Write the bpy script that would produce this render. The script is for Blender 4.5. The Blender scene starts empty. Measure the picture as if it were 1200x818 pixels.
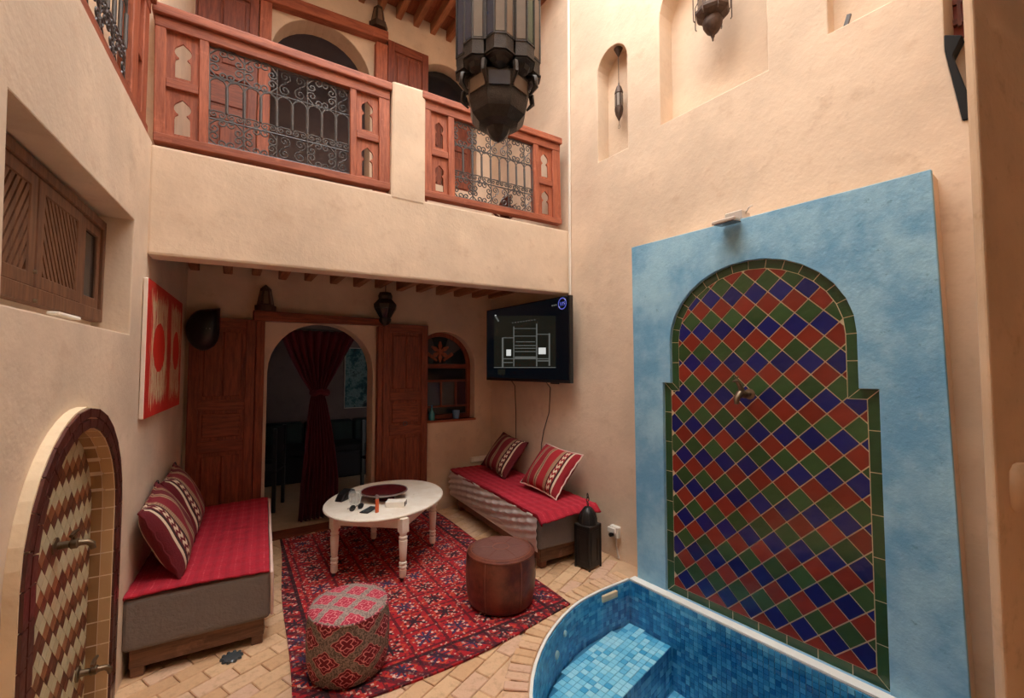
import bpy, bmesh, math, random
import numpy as np
from mathutils import Vector, Matrix
from mathutils.geometry import tessellate_polygon
random.seed(7)
PI = math.pi
SC = bpy.context.scene
COL = SC.collection

# ---------------------------------------------------------------- camera
FPX = 507.0; YAW = math.atan2(330, 507); PITCH = math.radians(2.5); EYE = 1.60
cyw, syw, cp, sp = math.cos(YAW), math.sin(YAW), math.cos(PITCH), math.sin(PITCH)
CR = Vector((cyw, -syw, 0)); CF = Vector((syw*cp, cyw*cp, sp)); CU = Vector((-syw*sp, -cyw*sp, cp))
CPOS = Vector((0, 0, EYE))
cam_d = bpy.data.cameras.new('camera'); cam = bpy.data.objects.new('camera', cam_d); COL.objects.link(cam)
cam_d.sensor_fit = 'HORIZONTAL'; cam_d.sensor_width = 36; cam_d.lens = FPX/1200*36; cam_d.clip_start = .02
cam.matrix_world = Matrix(((CR.x, CU.x, -CF.x, 0), (CR.y, CU.y, -CF.y, 0), (CR.z, CU.z, -CF.z, EYE), (0, 0, 0, 1)))
SC.camera = cam
# ---------------------------------------------------------------- sky and exposure
W = bpy.data.worlds.new('sky'); SC.world = W; W.use_nodes = True
bg = W.node_tree.nodes['Background']; bg.inputs[0].default_value = (1.0, .985, .97, 1); bg.inputs[1].default_value = 4.9
sun_d = bpy.data.lights.new('hazy_sun', 'SUN'); sun_d.energy = 1.4; sun_d.angle = math.radians(70); sun_d.color = (1, .95, .86)
sun = bpy.data.objects.new('hazy_sun', sun_d); COL.objects.link(sun)
sun.rotation_euler = Vector((.30, .42, -1)).to_track_quat('-Z', 'Y').to_euler()
SC.view_settings.view_transform = 'Standard'; SC.view_settings.look = 'None'
SC.view_settings.exposure = .72; SC.view_settings.gamma = 1; SC.view_settings.use_curve_mapping = False
SC.cycles.max_bounces = 12; SC.cycles.diffuse_bounces = 7; SC.cycles.transparent_max_bounces = 16
SC.cycles.use_denoising = True
SC.cycles.sample_clamp_indirect = 8

# ---------------------------------------------------------------- frames of the walls
def frame(ox, oy, ex, ey):
    x = Vector((ex, ey, 0)).normalized(); z = Vector((0, 0, 1)); y = z.cross(x)
    return Matrix(((x.x, y.x, z.x, ox), (x.y, y.y, z.y, oy), (x.z, y.z, z.z, 0), (0, 0, 0, 1)))
RW = frame(2.75, 3.2, .065, -1)      # right wall of the court; local x runs towards the viewer, y into the wall
RG = frame(2.75, 3.2, .02, -1)       # right wall under the gallery
BW = frame(0, 4.65, 1, 0)            # back wall
BF = frame(0, 3.2, 1, 0)             # balcony front
LW = frame(-.415, 3.2, .06, 1)       # left wall; local x runs away from the viewer
I4 = Matrix.Identity(4)
def T(x, y, z): return Matrix.Translation((x, y, z))
def RZ(a): return Matrix.Rotation(a, 4, 'Z')
def RX(a): return Matrix.Rotation(a, 4, 'X')
def RY(a): return Matrix.Rotation(a, 4, 'Y')
def ray(u, v): return CF + CR*((u-600)/FPX) + CU*((409-v)/FPX)
def on(Fm, u, v, d=0):               # where a point measured in the photo lies on a known wall plane (local x, z)
    o = Fm.to_translation(); ex, ey = Fm.col[0].xyz, Fm.col[1].xyz
    r = ray(u, v); t = (o + ey*d - CPOS).dot(ey)/r.dot(ey); P = CPOS + r*t - o
    return (P.dot(ex), P.z)
def atz(u, v, z=0.0):
    r = ray(u, v); t = (z-EYE)/r.z; P = CPOS + r*t; return (P.x, P.y)

# ---------------------------------------------------------------- node expressions
class E:
    nt = None
    def __init__(s, sock): s.s = sock
    def __add__(a, b): return M('ADD', a, b)
    __radd__ = __add__
    def __sub__(a, b): return M('SUBTRACT', a, b)
    def __rsub__(a, b): return M('SUBTRACT', b, a)
    def __mul__(a, b): return M('MULTIPLY', a, b)
    __rmul__ = __mul__
    def __truediv__(a, b): return M('DIVIDE', a, b)
def link(v, inp):
    if isinstance(v, E): E.nt.links.new(v.s, inp)
    elif isinstance(v, (tuple, list)): inp.default_value = (*v, 1) if len(v) == 3 and len(inp.default_value) == 4 else v
    else: inp.default_value = v
def nd(t, **kw):
    n = E.nt.nodes.new('ShaderNode'+t)
    for k, v in kw.items(): setattr(n, k, v)
    return n
def M(op, *a):
    n = nd('Math', operation=op)
    for i, v in enumerate(a): link(v, n.inputs[i])
    return E(n.outputs[0])
def fract(a): return M('FRACT', a)
def absv(a): return M('ABSOLUTE', a)
def lt(a, b): return M('LESS_THAN', a, b)
def gt(a, b): return M('GREATER_THAN', a, b)
def mn(a, b): return M('MINIMUM', a, b)
def mx(a, b): return M('MAXIMUM', a, b)
def flr(a): return M('FLOOR', a)
def smooth(a, lo, hi):
    n = nd('MapRange', interpolation_type='SMOOTHSTEP'); link(a, n.inputs[0]); link(lo, n.inputs[1]); link(hi, n.inputs[2]); return E(n.outputs[0])
def mix(f, a, b):
    n = nd('Mix', data_type='RGBA'); link(f, n.inputs[0]); link(a, n.inputs[6]); link(b, n.inputs[7]); return E(n.outputs[2])
def coords(kind='Object'): return E(nd('TexCoord').outputs[kind])
def worldpos(): return E(nd('NewGeometry').outputs['Position'])
def xyz(v):
    n = nd('SeparateXYZ'); link(v, n.inputs[0]); return [E(o) for o in n.outputs]
def comb(x, y, z):
    n = nd('CombineXYZ'); link(x, n.inputs[0]); link(y, n.inputs[1]); link(z, n.inputs[2]); return E(n.outputs[0])
def noise(vec, scale, detail=3, rough=.55):
    n = nd('TexNoise'); link(vec, n.inputs['Vector']); n.inputs['Scale'].default_value = scale
    n.inputs['Detail'].default_value = detail; n.inputs['Roughness'].default_value = rough; return E(n.outputs['Fac'])
def white(vec):
    n = nd('TexWhiteNoise', noise_dimensions='3D'); link(vec, n.inputs['Vector']); return E(n.outputs[0])
def ramp(f, stops, interp='LINEAR'):
    n = nd('ValToRGB'); r = n.color_ramp; r.interpolation = interp
    while len(r.elements) < len(stops): r.elements.new(1)
    for e, (p, c) in zip(r.elements, stops): e.position = p; e.color = (*c, 1)
    link(f, n.inputs[0]); return E(n.outputs[0])
def orand(): return E(nd('ObjectInfo').outputs['Random'])
def irand(): return E(nd('NewGeometry').outputs['Random Per Island'])
MATS = {}
def material(name, fn, rough=.7, metal=0, **kw):
    m = bpy.data.materials.new(name); m.use_nodes = True; E.nt = m.node_tree
    b = m.node_tree.nodes['Principled BSDF']
    b.inputs['Roughness'].default_value = rough; b.inputs['Metallic'].default_value = metal
    for k, v in kw.items(): b.inputs[k].default_value = v
    r = fn()
    c, h = r if isinstance(r, tuple) else (r, None)
    link(c, b.inputs['Base Color'])
    if h is not None:
        hh, dist = h
        n = nd('Bump'); n.inputs['Strength'].default_value = 1; n.inputs['Distance'].default_value = dist
        link(hh, n.inputs['Height']); E.nt.links.new(n.outputs[0], b.inputs['Normal'])
    MATS[name] = m
    return m
def L(r, g, b):                       # sRGB 0..255 to linear
    f = lambda c: (c/255/12.92 if c/255 <= .04045 else ((c/255+.055)/1.055)**2.4)
    return (f(r), f(g), f(b))
def plain(name, c, rough=.6, metal=0, var=.12, scale=14, bump=0, **kw):
    def fn():
        p = coords(); n = noise(p, scale, 3)
        d = tuple(x*(1-var) for x in c); l = tuple(min(1, x*(1+var)) for x in c)
        cc = mix(n, d, l)
        return (cc, (noise(p, scale*5, 2), bump)) if bump else (cc, None)
    return material(name, fn, rough, metal, **kw)
def plaster(name, c, dirt, amt=.5):
    def fn():
        p = worldpos(); a = noise(p, 1.3, 5, .6); b = noise(p, 6, 4, .65); s = noise(p, 55, 3)
        cc = mix(smooth(a, .34, .68), tuple(x*.86 for x in c), tuple(min(1, x*1.07) for x in c))
        cc = mix(smooth(b, .54, .74)*amt, cc, dirt)
        cc = mix(smooth(noise(p, 24, 5, .7), .60, .74)*amt*.5, cc, tuple(x*.85 for x in dirt))
        cc = mix(smooth(noise(p, 2.7, 6, .72), .62, .74)*amt*.7, cc, tuple(x*.8 for x in dirt))
        return (cc, (b*.45 + s*.08 + a*.9, .010))
    return material(name, fn, .88)
PL = plaster('mud_plaster', L(221, 199, 175), L(200, 172, 145))
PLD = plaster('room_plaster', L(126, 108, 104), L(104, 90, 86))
PLP = plaster('pier_plaster', L(214, 182, 148), L(192, 158, 122), .7)
CREAM = plaster('cream_plaster', L(236, 214, 180), L(220, 196, 160), .3)
def wood(name, c1, c2, rough=.5, axis=2, worn=.0):
    def fn():
        p = coords(); x, y, z = xyz(p); q = [x*9, y*9, z*9]; q[axis] = (x, y, z)[axis]*.9
        v = comb(*q); g = noise(v, 5, 5, .62); f = noise(v, 24, 2)
        cc = mix(smooth(g*.75+f*.25, .35, .66), c1, c2)
        cc = mix(orand()*.25, cc, c1)
        if worn: cc = mix(smooth(noise(p, 7, 5, .7), .58, .72)*worn, cc, tuple(min(1, k*1.7+.05) for k in c2))
        return (cc, (g*.6+f*.4, .002))
    return material(name, fn, rough)
W_RAILV = wood('rail_wood_upright', L(140, 72, 48), L(184, 104, 72), .55, 2, .3)
W_RAILH = wood('rail_wood_level', L(134, 68, 48), L(176, 100, 70), .55, 0, .3)
W_DOORV = wood('door_wood_upright', L(104, 46, 30), L(150, 78, 50), .5, 2)
W_DOORH = wood('door_wood_level', L(104, 46, 30), L(152, 80, 52), .5, 0)
W_SHUT = wood('shutter_wood', L(98, 64, 44), L(134, 92, 64), .6, 2)
W_BASE = wood('bench_wood', L(92, 62, 46), L(132, 94, 70), .6, 0, .3)
W_BASER = wood('red_bench_wood', L(100, 52, 36), L(136, 78, 54), .55, 1, .2)
IRON = plain('black_iron', (.10, .097, .10), .42, .5, .3)
LANT = plain('dark_lantern_metal', (.046, .040, .037), .40, .65, .5, 30, .002)
RUST = plain('aged_lantern_metal', L(84, 66, 56), .55, .5, .4, 40, .002)
BRASS = plain('aged_brass', L(168, 142, 104), .32, .9, .3, 30)
DBRASS = plain('dull_brass', L(120, 102, 82), .4, .8, .3, 30)
WHITE = plain('white_plastic', L(228, 224, 214), .5, 0, .04)
FBLK = plain('black_lantern_paint', (.016, .015, .015), .4, .3, .3)
FEDG = plain('dull_black_edge', (.05, .048, .046), .4, .5, .3)
MATTE = plain('matt_black_paint', (.008, .008, .008), .9, 0, .2)
BLACK = plain('black_plastic', (.012, .012, .013), .35, 0, .2)
def chalk():
    p = coords(); n = noise(p, 9, 5, .7); c = mix(smooth(n, .3, .7), L(238, 228, 212), L(248, 242, 230))
    return mix(smooth(noise(p, 32, 4, .75), .66, .72)*.8, c, L(150, 112, 82)), (noise(p, 40, 3), .001)
CHALK = material('chipped_cream_paint', chalk, .55)
def bluepl():
    p = worldpos(); a = noise(p, 2.2, 6, .68); b = noise(p, 11, 5, .7); x, y, z = xyz(p)
    c = mix(smooth(a, .36, .66), L(108, 166, 204), L(158, 204, 226))
    c = mix(smooth(b, .6, .78)*.55, c, L(150, 192, 208))
    c = mix(smooth(noise(p, 17, 5, .75), .60, .74)*.65, c, L(80, 128, 158))
    return c, (a*.6+b*.4+noise(p, 70, 2)*.10, .009)
BLUEPL = material('blue_tadelakt', bluepl, .72)
def glaze(name, c, rough=.16, var=.35, bump=.003):
    def fn():
        p = coords(); r = orand(); n = noise(p, 16, 4, .6)
        cc = mix(n*.5+r*.5, tuple(x*(1-var) for x in c), tuple(min(1, x*(1+var)) for x in c))
        return cc, (noise(p, 22, 2), bump)
    return material(name, fn, rough)
T_BLUE = glaze('cobalt_glaze', L(24, 29, 98)); T_RED = glaze('oxblood_glaze', L(128, 46, 34)); T_GREEN = glaze('bottle_green_glaze', L(54, 82, 46))
T_EDGE = glaze('dark_green_glaze', L(46, 76, 44))
GROUT = plain('pale_grout', L(214, 196, 160), .9, 0, .15, 20)
Z_CREAM = glaze('cream_glaze', L(198, 190, 158), .35, .12); Z_BR1 = glaze('tan_brown_glaze', L(150, 98, 66), .35, .2)
Z_BR2 = glaze('dark_brown_glaze', L(104, 56, 40), .35, .25); Z_RING = glaze('dark_maroon_glaze', L(84, 44, 38), .3, .25)
Z_TAN = glaze('tan_glaze', L(190, 154, 112), .4, .15); Z_TAN2 = glaze('deep_tan_glaze', L(150, 114, 76), .4, .15)
def bejmat():
    p = worldpos(); r = orand(); a = noise(p, 26, 4, .65)
    c = ramp(r, [(0, L(206, 164, 124)), (.5, L(222, 184, 144)), (1, L(214, 176, 150))])
    return mix(smooth(a, .45, .75)*.6, c, L(180, 142, 108)), (noise(p, 60, 3)*.5+a*.5, .004)
BRICK = material('worn_bejmat_tile', bejmat, .75)
MORTAR = plain('floor_mortar', L(206, 172, 138), .9, 0, .15, 12, .003)
def mosaic(name, stops):
    def fn(): return ramp(irand(), stops)
    return material(name, fn, .25)
MOS_W = mosaic('pool_mosaic_shaded', [(0, L(40, 114, 164)), (.4, L(62, 146, 192)), (.8, L(84, 168, 208)), (1, L(116, 192, 222))])  # same mosaic as the bench; shade of the upright walls put into darker blues
MOS_B = mosaic('pool_bench_mosaic', [(0, L(96, 184, 222)), (.3, L(160, 224, 244)), (.7, L(196, 240, 250)), (1, L(226, 248, 252))])
POOLG = plain('pool_grout', L(70, 140, 178), .8, 0, .1)
RIM = plain('white_pool_edge', L(236, 236, 230), .6, 0, .08, 9, .003)
def redfab():
    p = coords(); x, y, z = xyz(p); n = noise(p, 30, 4, .7)
    s = fract(x/.074+noise(p, 5, 2)*.25); band = lt(s, .3)
    c = mix(n, L(150, 18, 40), L(196, 34, 56))
    c = mix(band*.25, c, L(112, 12, 32))
    c = mix(lt(absv(s-.62), .04)*gt(noise(comb(x*4, y*60, z), 3, 2), .52)*.6, c, L(210, 92, 96))
    return c, (noise(p, 90, 3)*.6+s*.2, .006)
REDFAB = material('red_woven_blanket', redfab, .9)
GREYFAB = plain('grey_mattress_cover', L(118, 108, 102), .85, 0, .12, 10, .004)
SILVER = plain('silvery_satin_cover', L(226, 214, 210), .3, .25, .1, 6, .002)
PIPE = plain('pale_piping', L(226, 196, 184), .8, 0, .06)
def cushion(dark):
    R0, D, TN, K, CR_ = (L(150, 24, 34), L(92, 14, 26), L(172, 138, 108), L(34, 16, 16), L(226, 204, 176))
    if dark: R0 = L(128, 22, 34); D = L(104, 16, 28)
    else: D = L(150, 24, 36); R0 = L(170, 30, 40)
    def fn():
        p = coords(); x, y, z = xyz(p); t = x/.54+.5+noise(p, 8, 2)*.012
        c = ramp(t, [(0, K), (.05, D), (.17, R0), (.2, TN), (.225, K), (.24, TN), (.265, D), (.40, TN), (.43, K), (.445, TN), (.48, R0), (.66, TN), (.73, K), (.75, D), (.84, K), (.87, CR_), (.9, D)][:32], 'CONSTANT')
        zz = gt(fract(z/.05+absv(fract(x/.03)-.5)), .5)
        c = mix(zz*gt(t, .76)*lt(t, .83), c, CR_)
        rib = gt(fract(z/.012), .5)*gt(t, .66)*lt(t, .73)*.5
        c = mix(rib, c, L(120, 92, 70))
        c = mix(noise(p, 40, 4)*.35, c, tuple(k*.35 for k in D))
        return c, (noise(p, 120, 2), .003)
    return fn
CUSH_D = material('dark_kilim_fabric', cushion(True), .9); CUSH_R = material('red_kilim_fabric', cushion(False), .9)
def rug():
    p = coords(); x, y, z = xyz(p); n = noise(p, 60, 3)
    a = 1.0/.21; b = 1.0/.19
    cx, cy = x*a, y*b; u = fract(cx)-.5; v = fract(cy)-.5; id_ = white(comb(flr(cx), flr(cy), 0.0))
    au, av = absv(u), absv(v)
    c = mix(n, L(150, 18, 30), L(190, 30, 42))
    line = gt(mx(au, av), .455)
    c = mix(line*.75, c, L(66, 16, 30))
    oct_ = au+av
    star = lt(mn(absv(au-av), mn(au, av)+.03), .062)*lt(mx(au, av), .31)
    ringz = gt(oct_, .36)*lt(oct_, .44)
    c = mix(ringz*.7, c, L(204, 80, 50))
    c = mix(lt(oct_, .3)*.6, c, mix(id_, L(190, 60, 36), L(140, 24, 40)))
    c = mix(star*.95, c, mix(gt(id_, .45), L(48, 46, 82), L(38, 26, 40)))
    dots = lt(absv(au-.24), .035)*lt(absv(av-.13), .045)
    c = mix(mx(dots, lt(absv(au-.12), .04)*lt(absv(av-.25), .03))*.9, c, L(222, 190, 176))
    w2 = white(comb(flr(x*95), flr(y*95), 1.0))
    c = mix(gt(w2, .91)*.7, c, L(46, 20, 40)); c = mix(lt(w2, .07)*.8, c, L(216, 176, 160))
    w3 = white(comb(flr(x*60), flr(y*60), 4.0)); c = mix(gt(w3, .92)*.5, c, L(206, 70, 44))
    edge = mx(mx(gt(x, 1.53), lt(x, .16)), mx(gt(y, 2.52), lt(y, .15)))
    s = fract((x+y)*9); c = mix(edge*lt(absv(s-.5), .22)*.7, c, L(54, 18, 34))
    l1 = mx(mx(lt(absv(x-1.53), .012), lt(absv(x-.16), .012)), mx(lt(absv(y-.15), .012), lt(absv(y-2.52), .012)))
    c = mix(l1*.9, c, L(44, 12, 24))
    return c, (noise(p, 160, 2), .004)
RUG = material('red_tribal_carpet', rug, .95)
def leather():
    p = coords(); n = noise(p, 9, 5, .65)
    return mix(smooth(n, .3, .72), L(80, 36, 28), L(122, 64, 46)), (noise(p, 70, 3)*.4+n*.6, .003)
LEATHER = material('brown_leather', leather, .38)
LEATHT = material('paler_leather_top', lambda: (mix(noise(coords(), 12, 4), L(98, 60, 54), L(124, 84, 76)), (noise(coords(), 60, 3), .002)), .5)  # pouf top: leather a tone paler and greyer than the sides
THREAD = plain('pale_stitching', L(148, 98, 80), .8)
def brocade(top):
    def fn():
        p = coords(); x, y, z = xyz(p)
        if top: u0, v0 = x/.165+.15, y/.165+.1
        else: u0, v0 = M('ARCTAN2', y, x)*(6.0/(2*PI))+.25, z/.175+.15
        da, db = fract(u0+v0+.5)-.5, fract(u0-v0+.5)-.5
        u, v = (da+db)*.5, (da-db)*.5
        au, av = absv(u), absv(v)
        d = (au*1.0+av*1.05)*1.22; lob = M('SINE', M('ARCTAN2', v, u)*8.0)*.028
        d = d+lob
        n = noise(p, 120, 2)
        base = mix(gt(n, .5), L(92, 78, 70), L(140, 120, 110)) if not top else mix(gt(n, .5), L(128, 112, 106), L(164, 146, 138))
        c = mix(lt(d, .44), base, L(206, 130, 128) if not top else L(220, 120, 130))
        c = mix(lt(d, .41), c, L(112, 16, 36) if not top else L(176, 44, 70))
        r = M('SQRT', u*u+v*v)
        pet = lt(absv(r-.13+M('COSINE', M('ARCTAN2', v, u)*4.0)*.05), .018)
        c = mix(pet, c, L(220, 136, 140)); c = mix(lt(absv(d-.3), .014), c, L(214, 120, 128))
        return c, (n, .002)
    return fn
BROC_S = material('brocade_side', brocade(False), .85); BROC_T = material('brocade_top', brocade(True), .85)
def painting():
    p = coords(); x, y, z = xyz(p)
    c = mix(noise(p, 7, 4, .7), L(176, 34, 24), L(214, 48, 34))
    def blob(cx, cz, w, h):
        q = noise(comb(x*70, 0.0, z*3), 1.0, 2, .6)
        dx = (x-cx)/w; dz = (z-cz)/h
        return lt(mx(absv(dx)*.9, absv(dz))+(q-.5)*1.0, .90), q
    for cx, w in ((.34, .225), (.88, .185)):
        m, q = blob(cx, .40, w, .34)
        st = noise(comb(x*85, 0.0, z*4+cx), 1.0, 3, .7)
        c = mix(m*gt(st, .455), c, mix(st, L(210, 176, 130), L(232, 214, 178)))
        c = mix(m*lt(st, .37)*.7, c, L(70, 40, 60))
    for cx, rx, rz in ((.33, .17, .15), (.90, .12, .14)):
        dx = (x-cx)/rx; dz = (z-.41)/rz
        c = mix(lt(dx*dx+dz*dz+(noise(p, 30, 2)-.5)*.3, 1.0), c, L(216, 44, 28))
    return c, (noise(comb(x*85, 0.0, z*4), 1.0, 2), .004)
PAINT = material('red_abstract_paint', painting, .6)
CANVAS = plain('canvas_edge', L(226, 210, 196), .8)
TEALP = material('teal_abstract_paint', lambda: ramp(noise(coords(), 4.5, 4, .7), [(0.3, L(10, 34, 40)), (.45, L(20, 84, 92)), (.55, L(120, 150, 150)), (.65, L(14, 52, 62))]), .7)
def glass(name, c, a=.5, rough=.15):
    m = bpy.data.materials.new(name); m.use_nodes = True; E.nt = m.node_tree; nt = m.node_tree
    b = nt.nodes['Principled BSDF']; b.inputs['Roughness'].default_value = rough
    n = noise(coords(), 20, 3); link(mix(n, tuple(k*.7 for k in c), c), b.inputs['Base Color']); b.inputs['Alpha'].default_value = a
    return m
G_PALE = glass('hazy_glass', L(150, 138, 126), .75, .3); G_GREEN = glass('green_glass', L(62, 88, 64), .85, .2); G_BLUE = glass('blue_grey_glass', L(74, 84, 106), .85, .2)
G_AMBER = glass('tan_glass', L(140, 118, 98), .85, .3); G_CLEAR = glass('clear_glass', L(230, 236, 236), .28, .05)
G_DBLUE = glass('dark_blue_pane', L(44, 58, 92), .9, .1); G_DGREY = glass('dark_grey_pane', L(90, 92, 96), .9, .1); G_PURP = glass('plum_pane', L(72, 48, 66), .9, .1); G_DARK = glass('dark_pane', L(36, 40, 46), .9, .1)
def water():
    m = bpy.data.materials.new('pool_water'); m.use_nodes = True; nt = m.node_tree; E.nt = nt
    nt.nodes.remove(nt.nodes['Principled BSDF']); out = nt.nodes['Material Output']
    tr = nd('BsdfTransparent'); tr.inputs[0].default_value = (.74, .92, .97, 1)
    gl = nd('BsdfGlossy'); gl.inputs['Roughness'].default_value = .02
    bp = nd('Bump'); bp.inputs['Distance'].default_value = .003; link(noise(worldpos(), 9, 2), bp.inputs['Height'])
    fr = nd('Fresnel'); fr.inputs['IOR'].default_value = 1.33
    nt.links.new(bp.outputs[0], gl.inputs['Normal']); nt.links.new(bp.outputs[0], fr.inputs['Normal'])
    ms = nd('MixShader'); nt.links.new(fr.outputs[0], ms.inputs[0]); nt.links.new(tr.outputs[0], ms.inputs[1]); nt.links.new(gl.outputs[0], ms.inputs[2])
    nt.links.new(ms.outputs[0], out.inputs[0]); return m
WATER = water()
def emit(name, c, s):
    m = bpy.data.materials.new(name); m.use_nodes = True; nt = m.node_tree
    b = nt.nodes['Principled BSDF']; b.inputs['Base Color'].default_value = (0, 0, 0, 1)
    b.inputs['Emission Color'].default_value = (*c, 1); b.inputs['Emission Strength'].default_value = s; b.inputs['Roughness'].default_value = .25
    return m
SCR = emit('screen_dark', L(8, 14, 20), .35); SCR_BG = emit('screen_dim_grey', L(60, 60, 50), .13); SCR_G = emit('screen_grey', L(150, 152, 146), .20)
SCR_W = emit('screen_white', L(236, 236, 232), .45); SCR_B = emit('screen_blue', L(96, 104, 210), .4)
CURTAIN = plain('plum_sheer_curtain', L(92, 26, 44), .85, 0, .2, 8)
NAVY = plain('dark_upholstery', L(26, 26, 34), .8, 0, .2, 12)
DGREEN = plain('dark_green_cloth', L(34, 50, 48), .8, 0, .35, 12)
PAPER = plain('white_paper', L(238, 234, 224), .8, 0, .04)
ORANGE = plain('orange_plastic', L(206, 92, 48), .35)
TURQ = plain('turquoise_glaze', L(74, 160, 170), .2); BLUEW = glaze('blue_white_glaze', L(90, 130, 170), .2, .6)
LAQ = plain('oxblood_lacquer', L(76, 20, 26), .16, 0, .4, 16); SILV = plain('dull_silver', L(150, 142, 140), .35, .7, .2)
GREYM = plain('grey_painted_metal', L(196, 186, 176), .5, .2, .1); LENS = plain('lamp_lens', L(70, 76, 80), .12)
TERRA = plain('terracotta', L(150, 80, 56), .8); DLEAF = plain('dry_red_leaf', L(112, 56, 44), .8)
ROOFW = wood('roof_board_wood', L(128, 66, 42), L(168, 98, 66), .6, 1); BEAMW = wood('beam_wood', L(140, 88, 60), L(178, 122, 84), .7, 1)
REDB = plain('brick_red_paint', L(140, 66, 52), .7)

# ---------------------------------------------------------------- mesh builder
class MB:
    def __init__(s): s.v = []; s.f = []
    def add(s, vs, fs, mat=None):
        o = len(s.v); s.v += [tuple(mat @ Vector(v)) if mat else tuple(v) for v in vs]; s.f += [tuple(i+o for i in f) for f in fs]; return s
    def box(s, x0, x1, y0, y1, z0, z1, mat=None):
        return s.add([(x0, y0, z0), (x1, y0, z0), (x1, y1, z0), (x0, y1, z0), (x0, y0, z1), (x1, y0, z1), (x1, y1, z1), (x0, y1, z1)],
                     [(0, 3, 2, 1), (4, 5, 6, 7), (0, 1, 5, 4), (1, 2, 6, 5), (2, 3, 7, 6), (3, 0, 4, 7)], mat)
    def prism(s, poly, a, b, axis='y', mat=None, holes=()):
        """poly in (x,z) extruded over y (axis 'y') or in (x,y) extruded over z (axis 'z'); holes pass through"""
        loops = [poly, *holes]; mk = (lambda p, t: (p[0], t, p[1])) if axis == 'y' else (lambda p, t: (p[0], p[1], t))
        tris = tessellate_polygon([[Vector((p[0], p[1], 0)) for p in lp] for lp in loops]); flat = [p for lp in loops for p in lp]; n = len(flat)
        vs = [mk(p, a) for p in flat]+[mk(p, b) for p in flat]; fs = [t for t in tris]+[tuple(i+n for i in reversed(t)) for t in tris]
        k = 0
        for lp in loops:
            m = len(lp)
            fs += [(k+i, k+(i+1) % m, k+(i+1) % m+n, k+i+n) for i in range(m)]; k += m
        return s.add(vs, fs, mat)
    def lathe(s, prof, n=24, mat=None, a0=0, cap=True):
        vs = []; fs = []; k = len(prof)
        for r, z in prof:
            for i in range(n): a = a0+2*PI*i/n; vs.append((r*math.cos(a), r*math.sin(a), z))
        for j in range(k-1):
            for i in range(n): fs.append((j*n+i, j*n+(i+1) % n, (j+1)*n+(i+1) % n, (j+1)*n+i))
        if cap:
            if prof[0][0] > 1e-4: fs.append(tuple(reversed(range(n))))
            if prof[-1][0] > 1e-4: fs.append(tuple((k-1)*n+i for i in range(n)))
        return s.add(vs, fs, mat)
    def tube(s, pts, r, n=6, mat=None, closed=False):
        pts = [Vector(p) for p in pts]; m = len(pts); vs = []; fs = []; up = Vector((0, 0, 1)); prev = None
        for i, p in enumerate(pts):
            if closed: t = (pts[(i+1) % m]-pts[i-1])
            else: t = pts[min(i+1, m-1)]-pts[max(i-1, 0)]
            t.normalize()
            if prev is None:
                ref = up if abs(t.z) < .9 else Vector((1, 0, 0)); a = t.cross(ref).normalized()
            else:
                a = (prev-t*prev.dot(t)).normalized()
            prev = a; b = t.cross(a); rr = r[i] if isinstance(r, (list, tuple)) else r
            for j in range(n): th = 2*PI*j/n; vs.append(p+a*rr*math.cos(th)+b*rr*math.sin(th))
        for i in range(m if closed else m-1):
            for j in range(n):
                q = (i+1) % m; fs.append((i*n+j, i*n+(j+1) % n, q*n+(j+1) % n, q*n+j))
        if not closed: fs += [tuple(reversed(range(n))), tuple((m-1)*n+j for j in range(n))]
        return s.add(vs, fs, mat)
    def grid(s, fn, nu, nv, mat=None, closed_u=False):
        vs = [fn(i/nu, j/nv) for j in range(nv+1) for i in range(nu+(0 if closed_u else 1))]; w = nu+(0 if closed_u else 1)
        fs = [(j*w+i, j*w+(i+1) % w, (j+1)*w+(i+1) % w, (j+1)*w+i) for j in range(nv) for i in range(nu)]
        return s.add(vs, fs, mat)
    def mesh(s, name, m, smooth=False, bevel=0, seg=1):
        me = bpy.data.meshes.new(name); me.from_pydata(s.v, [], s.f)
        bm = bmesh.new(); bm.from_mesh(me)
        bmesh.ops.remove_doubles(bm, verts=bm.verts, dist=1e-6) if not getattr(s, 'keep', False) else None
        bmesh.ops.recalc_face_normals(bm, faces=bm.faces) if not getattr(s, 'noflip', False) else None
        if bevel:
            ed = [e for e in bm.edges if len(e.link_faces) == 2 and e.calc_face_angle(0) > .6]
            bmesh.ops.bevel(bm, geom=ed, offset=bevel, segments=seg, affect='EDGES', clamp_overlap=True, profile=.6)
        bm.to_mesh(me); bm.free()
        if smooth:
            for p in me.polygons: p.use_smooth = True
            try: me.set_sharp_from_angle(angle=math.radians(smooth if smooth > 1 else 40))
            except Exception: pass
        me.materials.append(m); return me
    def build(s, name, m, parent=None, mat=None, **kw):
        return put(name, s.mesh(name, m, **kw), parent, mat)
def put(name, me, parent=None, mat=None):
    o = bpy.data.objects.new(name, me); COL.objects.link(o)
    if parent: o.parent = parent
    if mat is not None: o.matrix_local = mat
    return o
def tag(o, label=None, cat=None, group=None, kind=None):
    for k, v in (('label', label), ('category', cat), ('group', group), ('kind', kind)):
        if v: o[k] = v
    return o
def thing(name, label, cat, mat=I4, group=None):
    o = bpy.data.objects.new(name, None); o.empty_display_size = .1; COL.objects.link(o); o.matrix_world = mat
    return tag(o, label, cat, group)
def structure(name, mb, m, mat=I4, **kw): return tag(mb.build(name, m, None, mat, **kw), kind='structure')
def struct_root(name, mat=I4):
    o = bpy.data.objects.new(name, None); COL.objects.link(o); o.matrix_world = mat; o['kind'] = 'structure'; return o
def copy_tree(o, parent=None):
    c = o.copy(); COL.objects.link(c); c.parent = parent
    for ch in [x for x in CHILD.get(o.name, [])]: copy_tree(ch, c)
    return c
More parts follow.
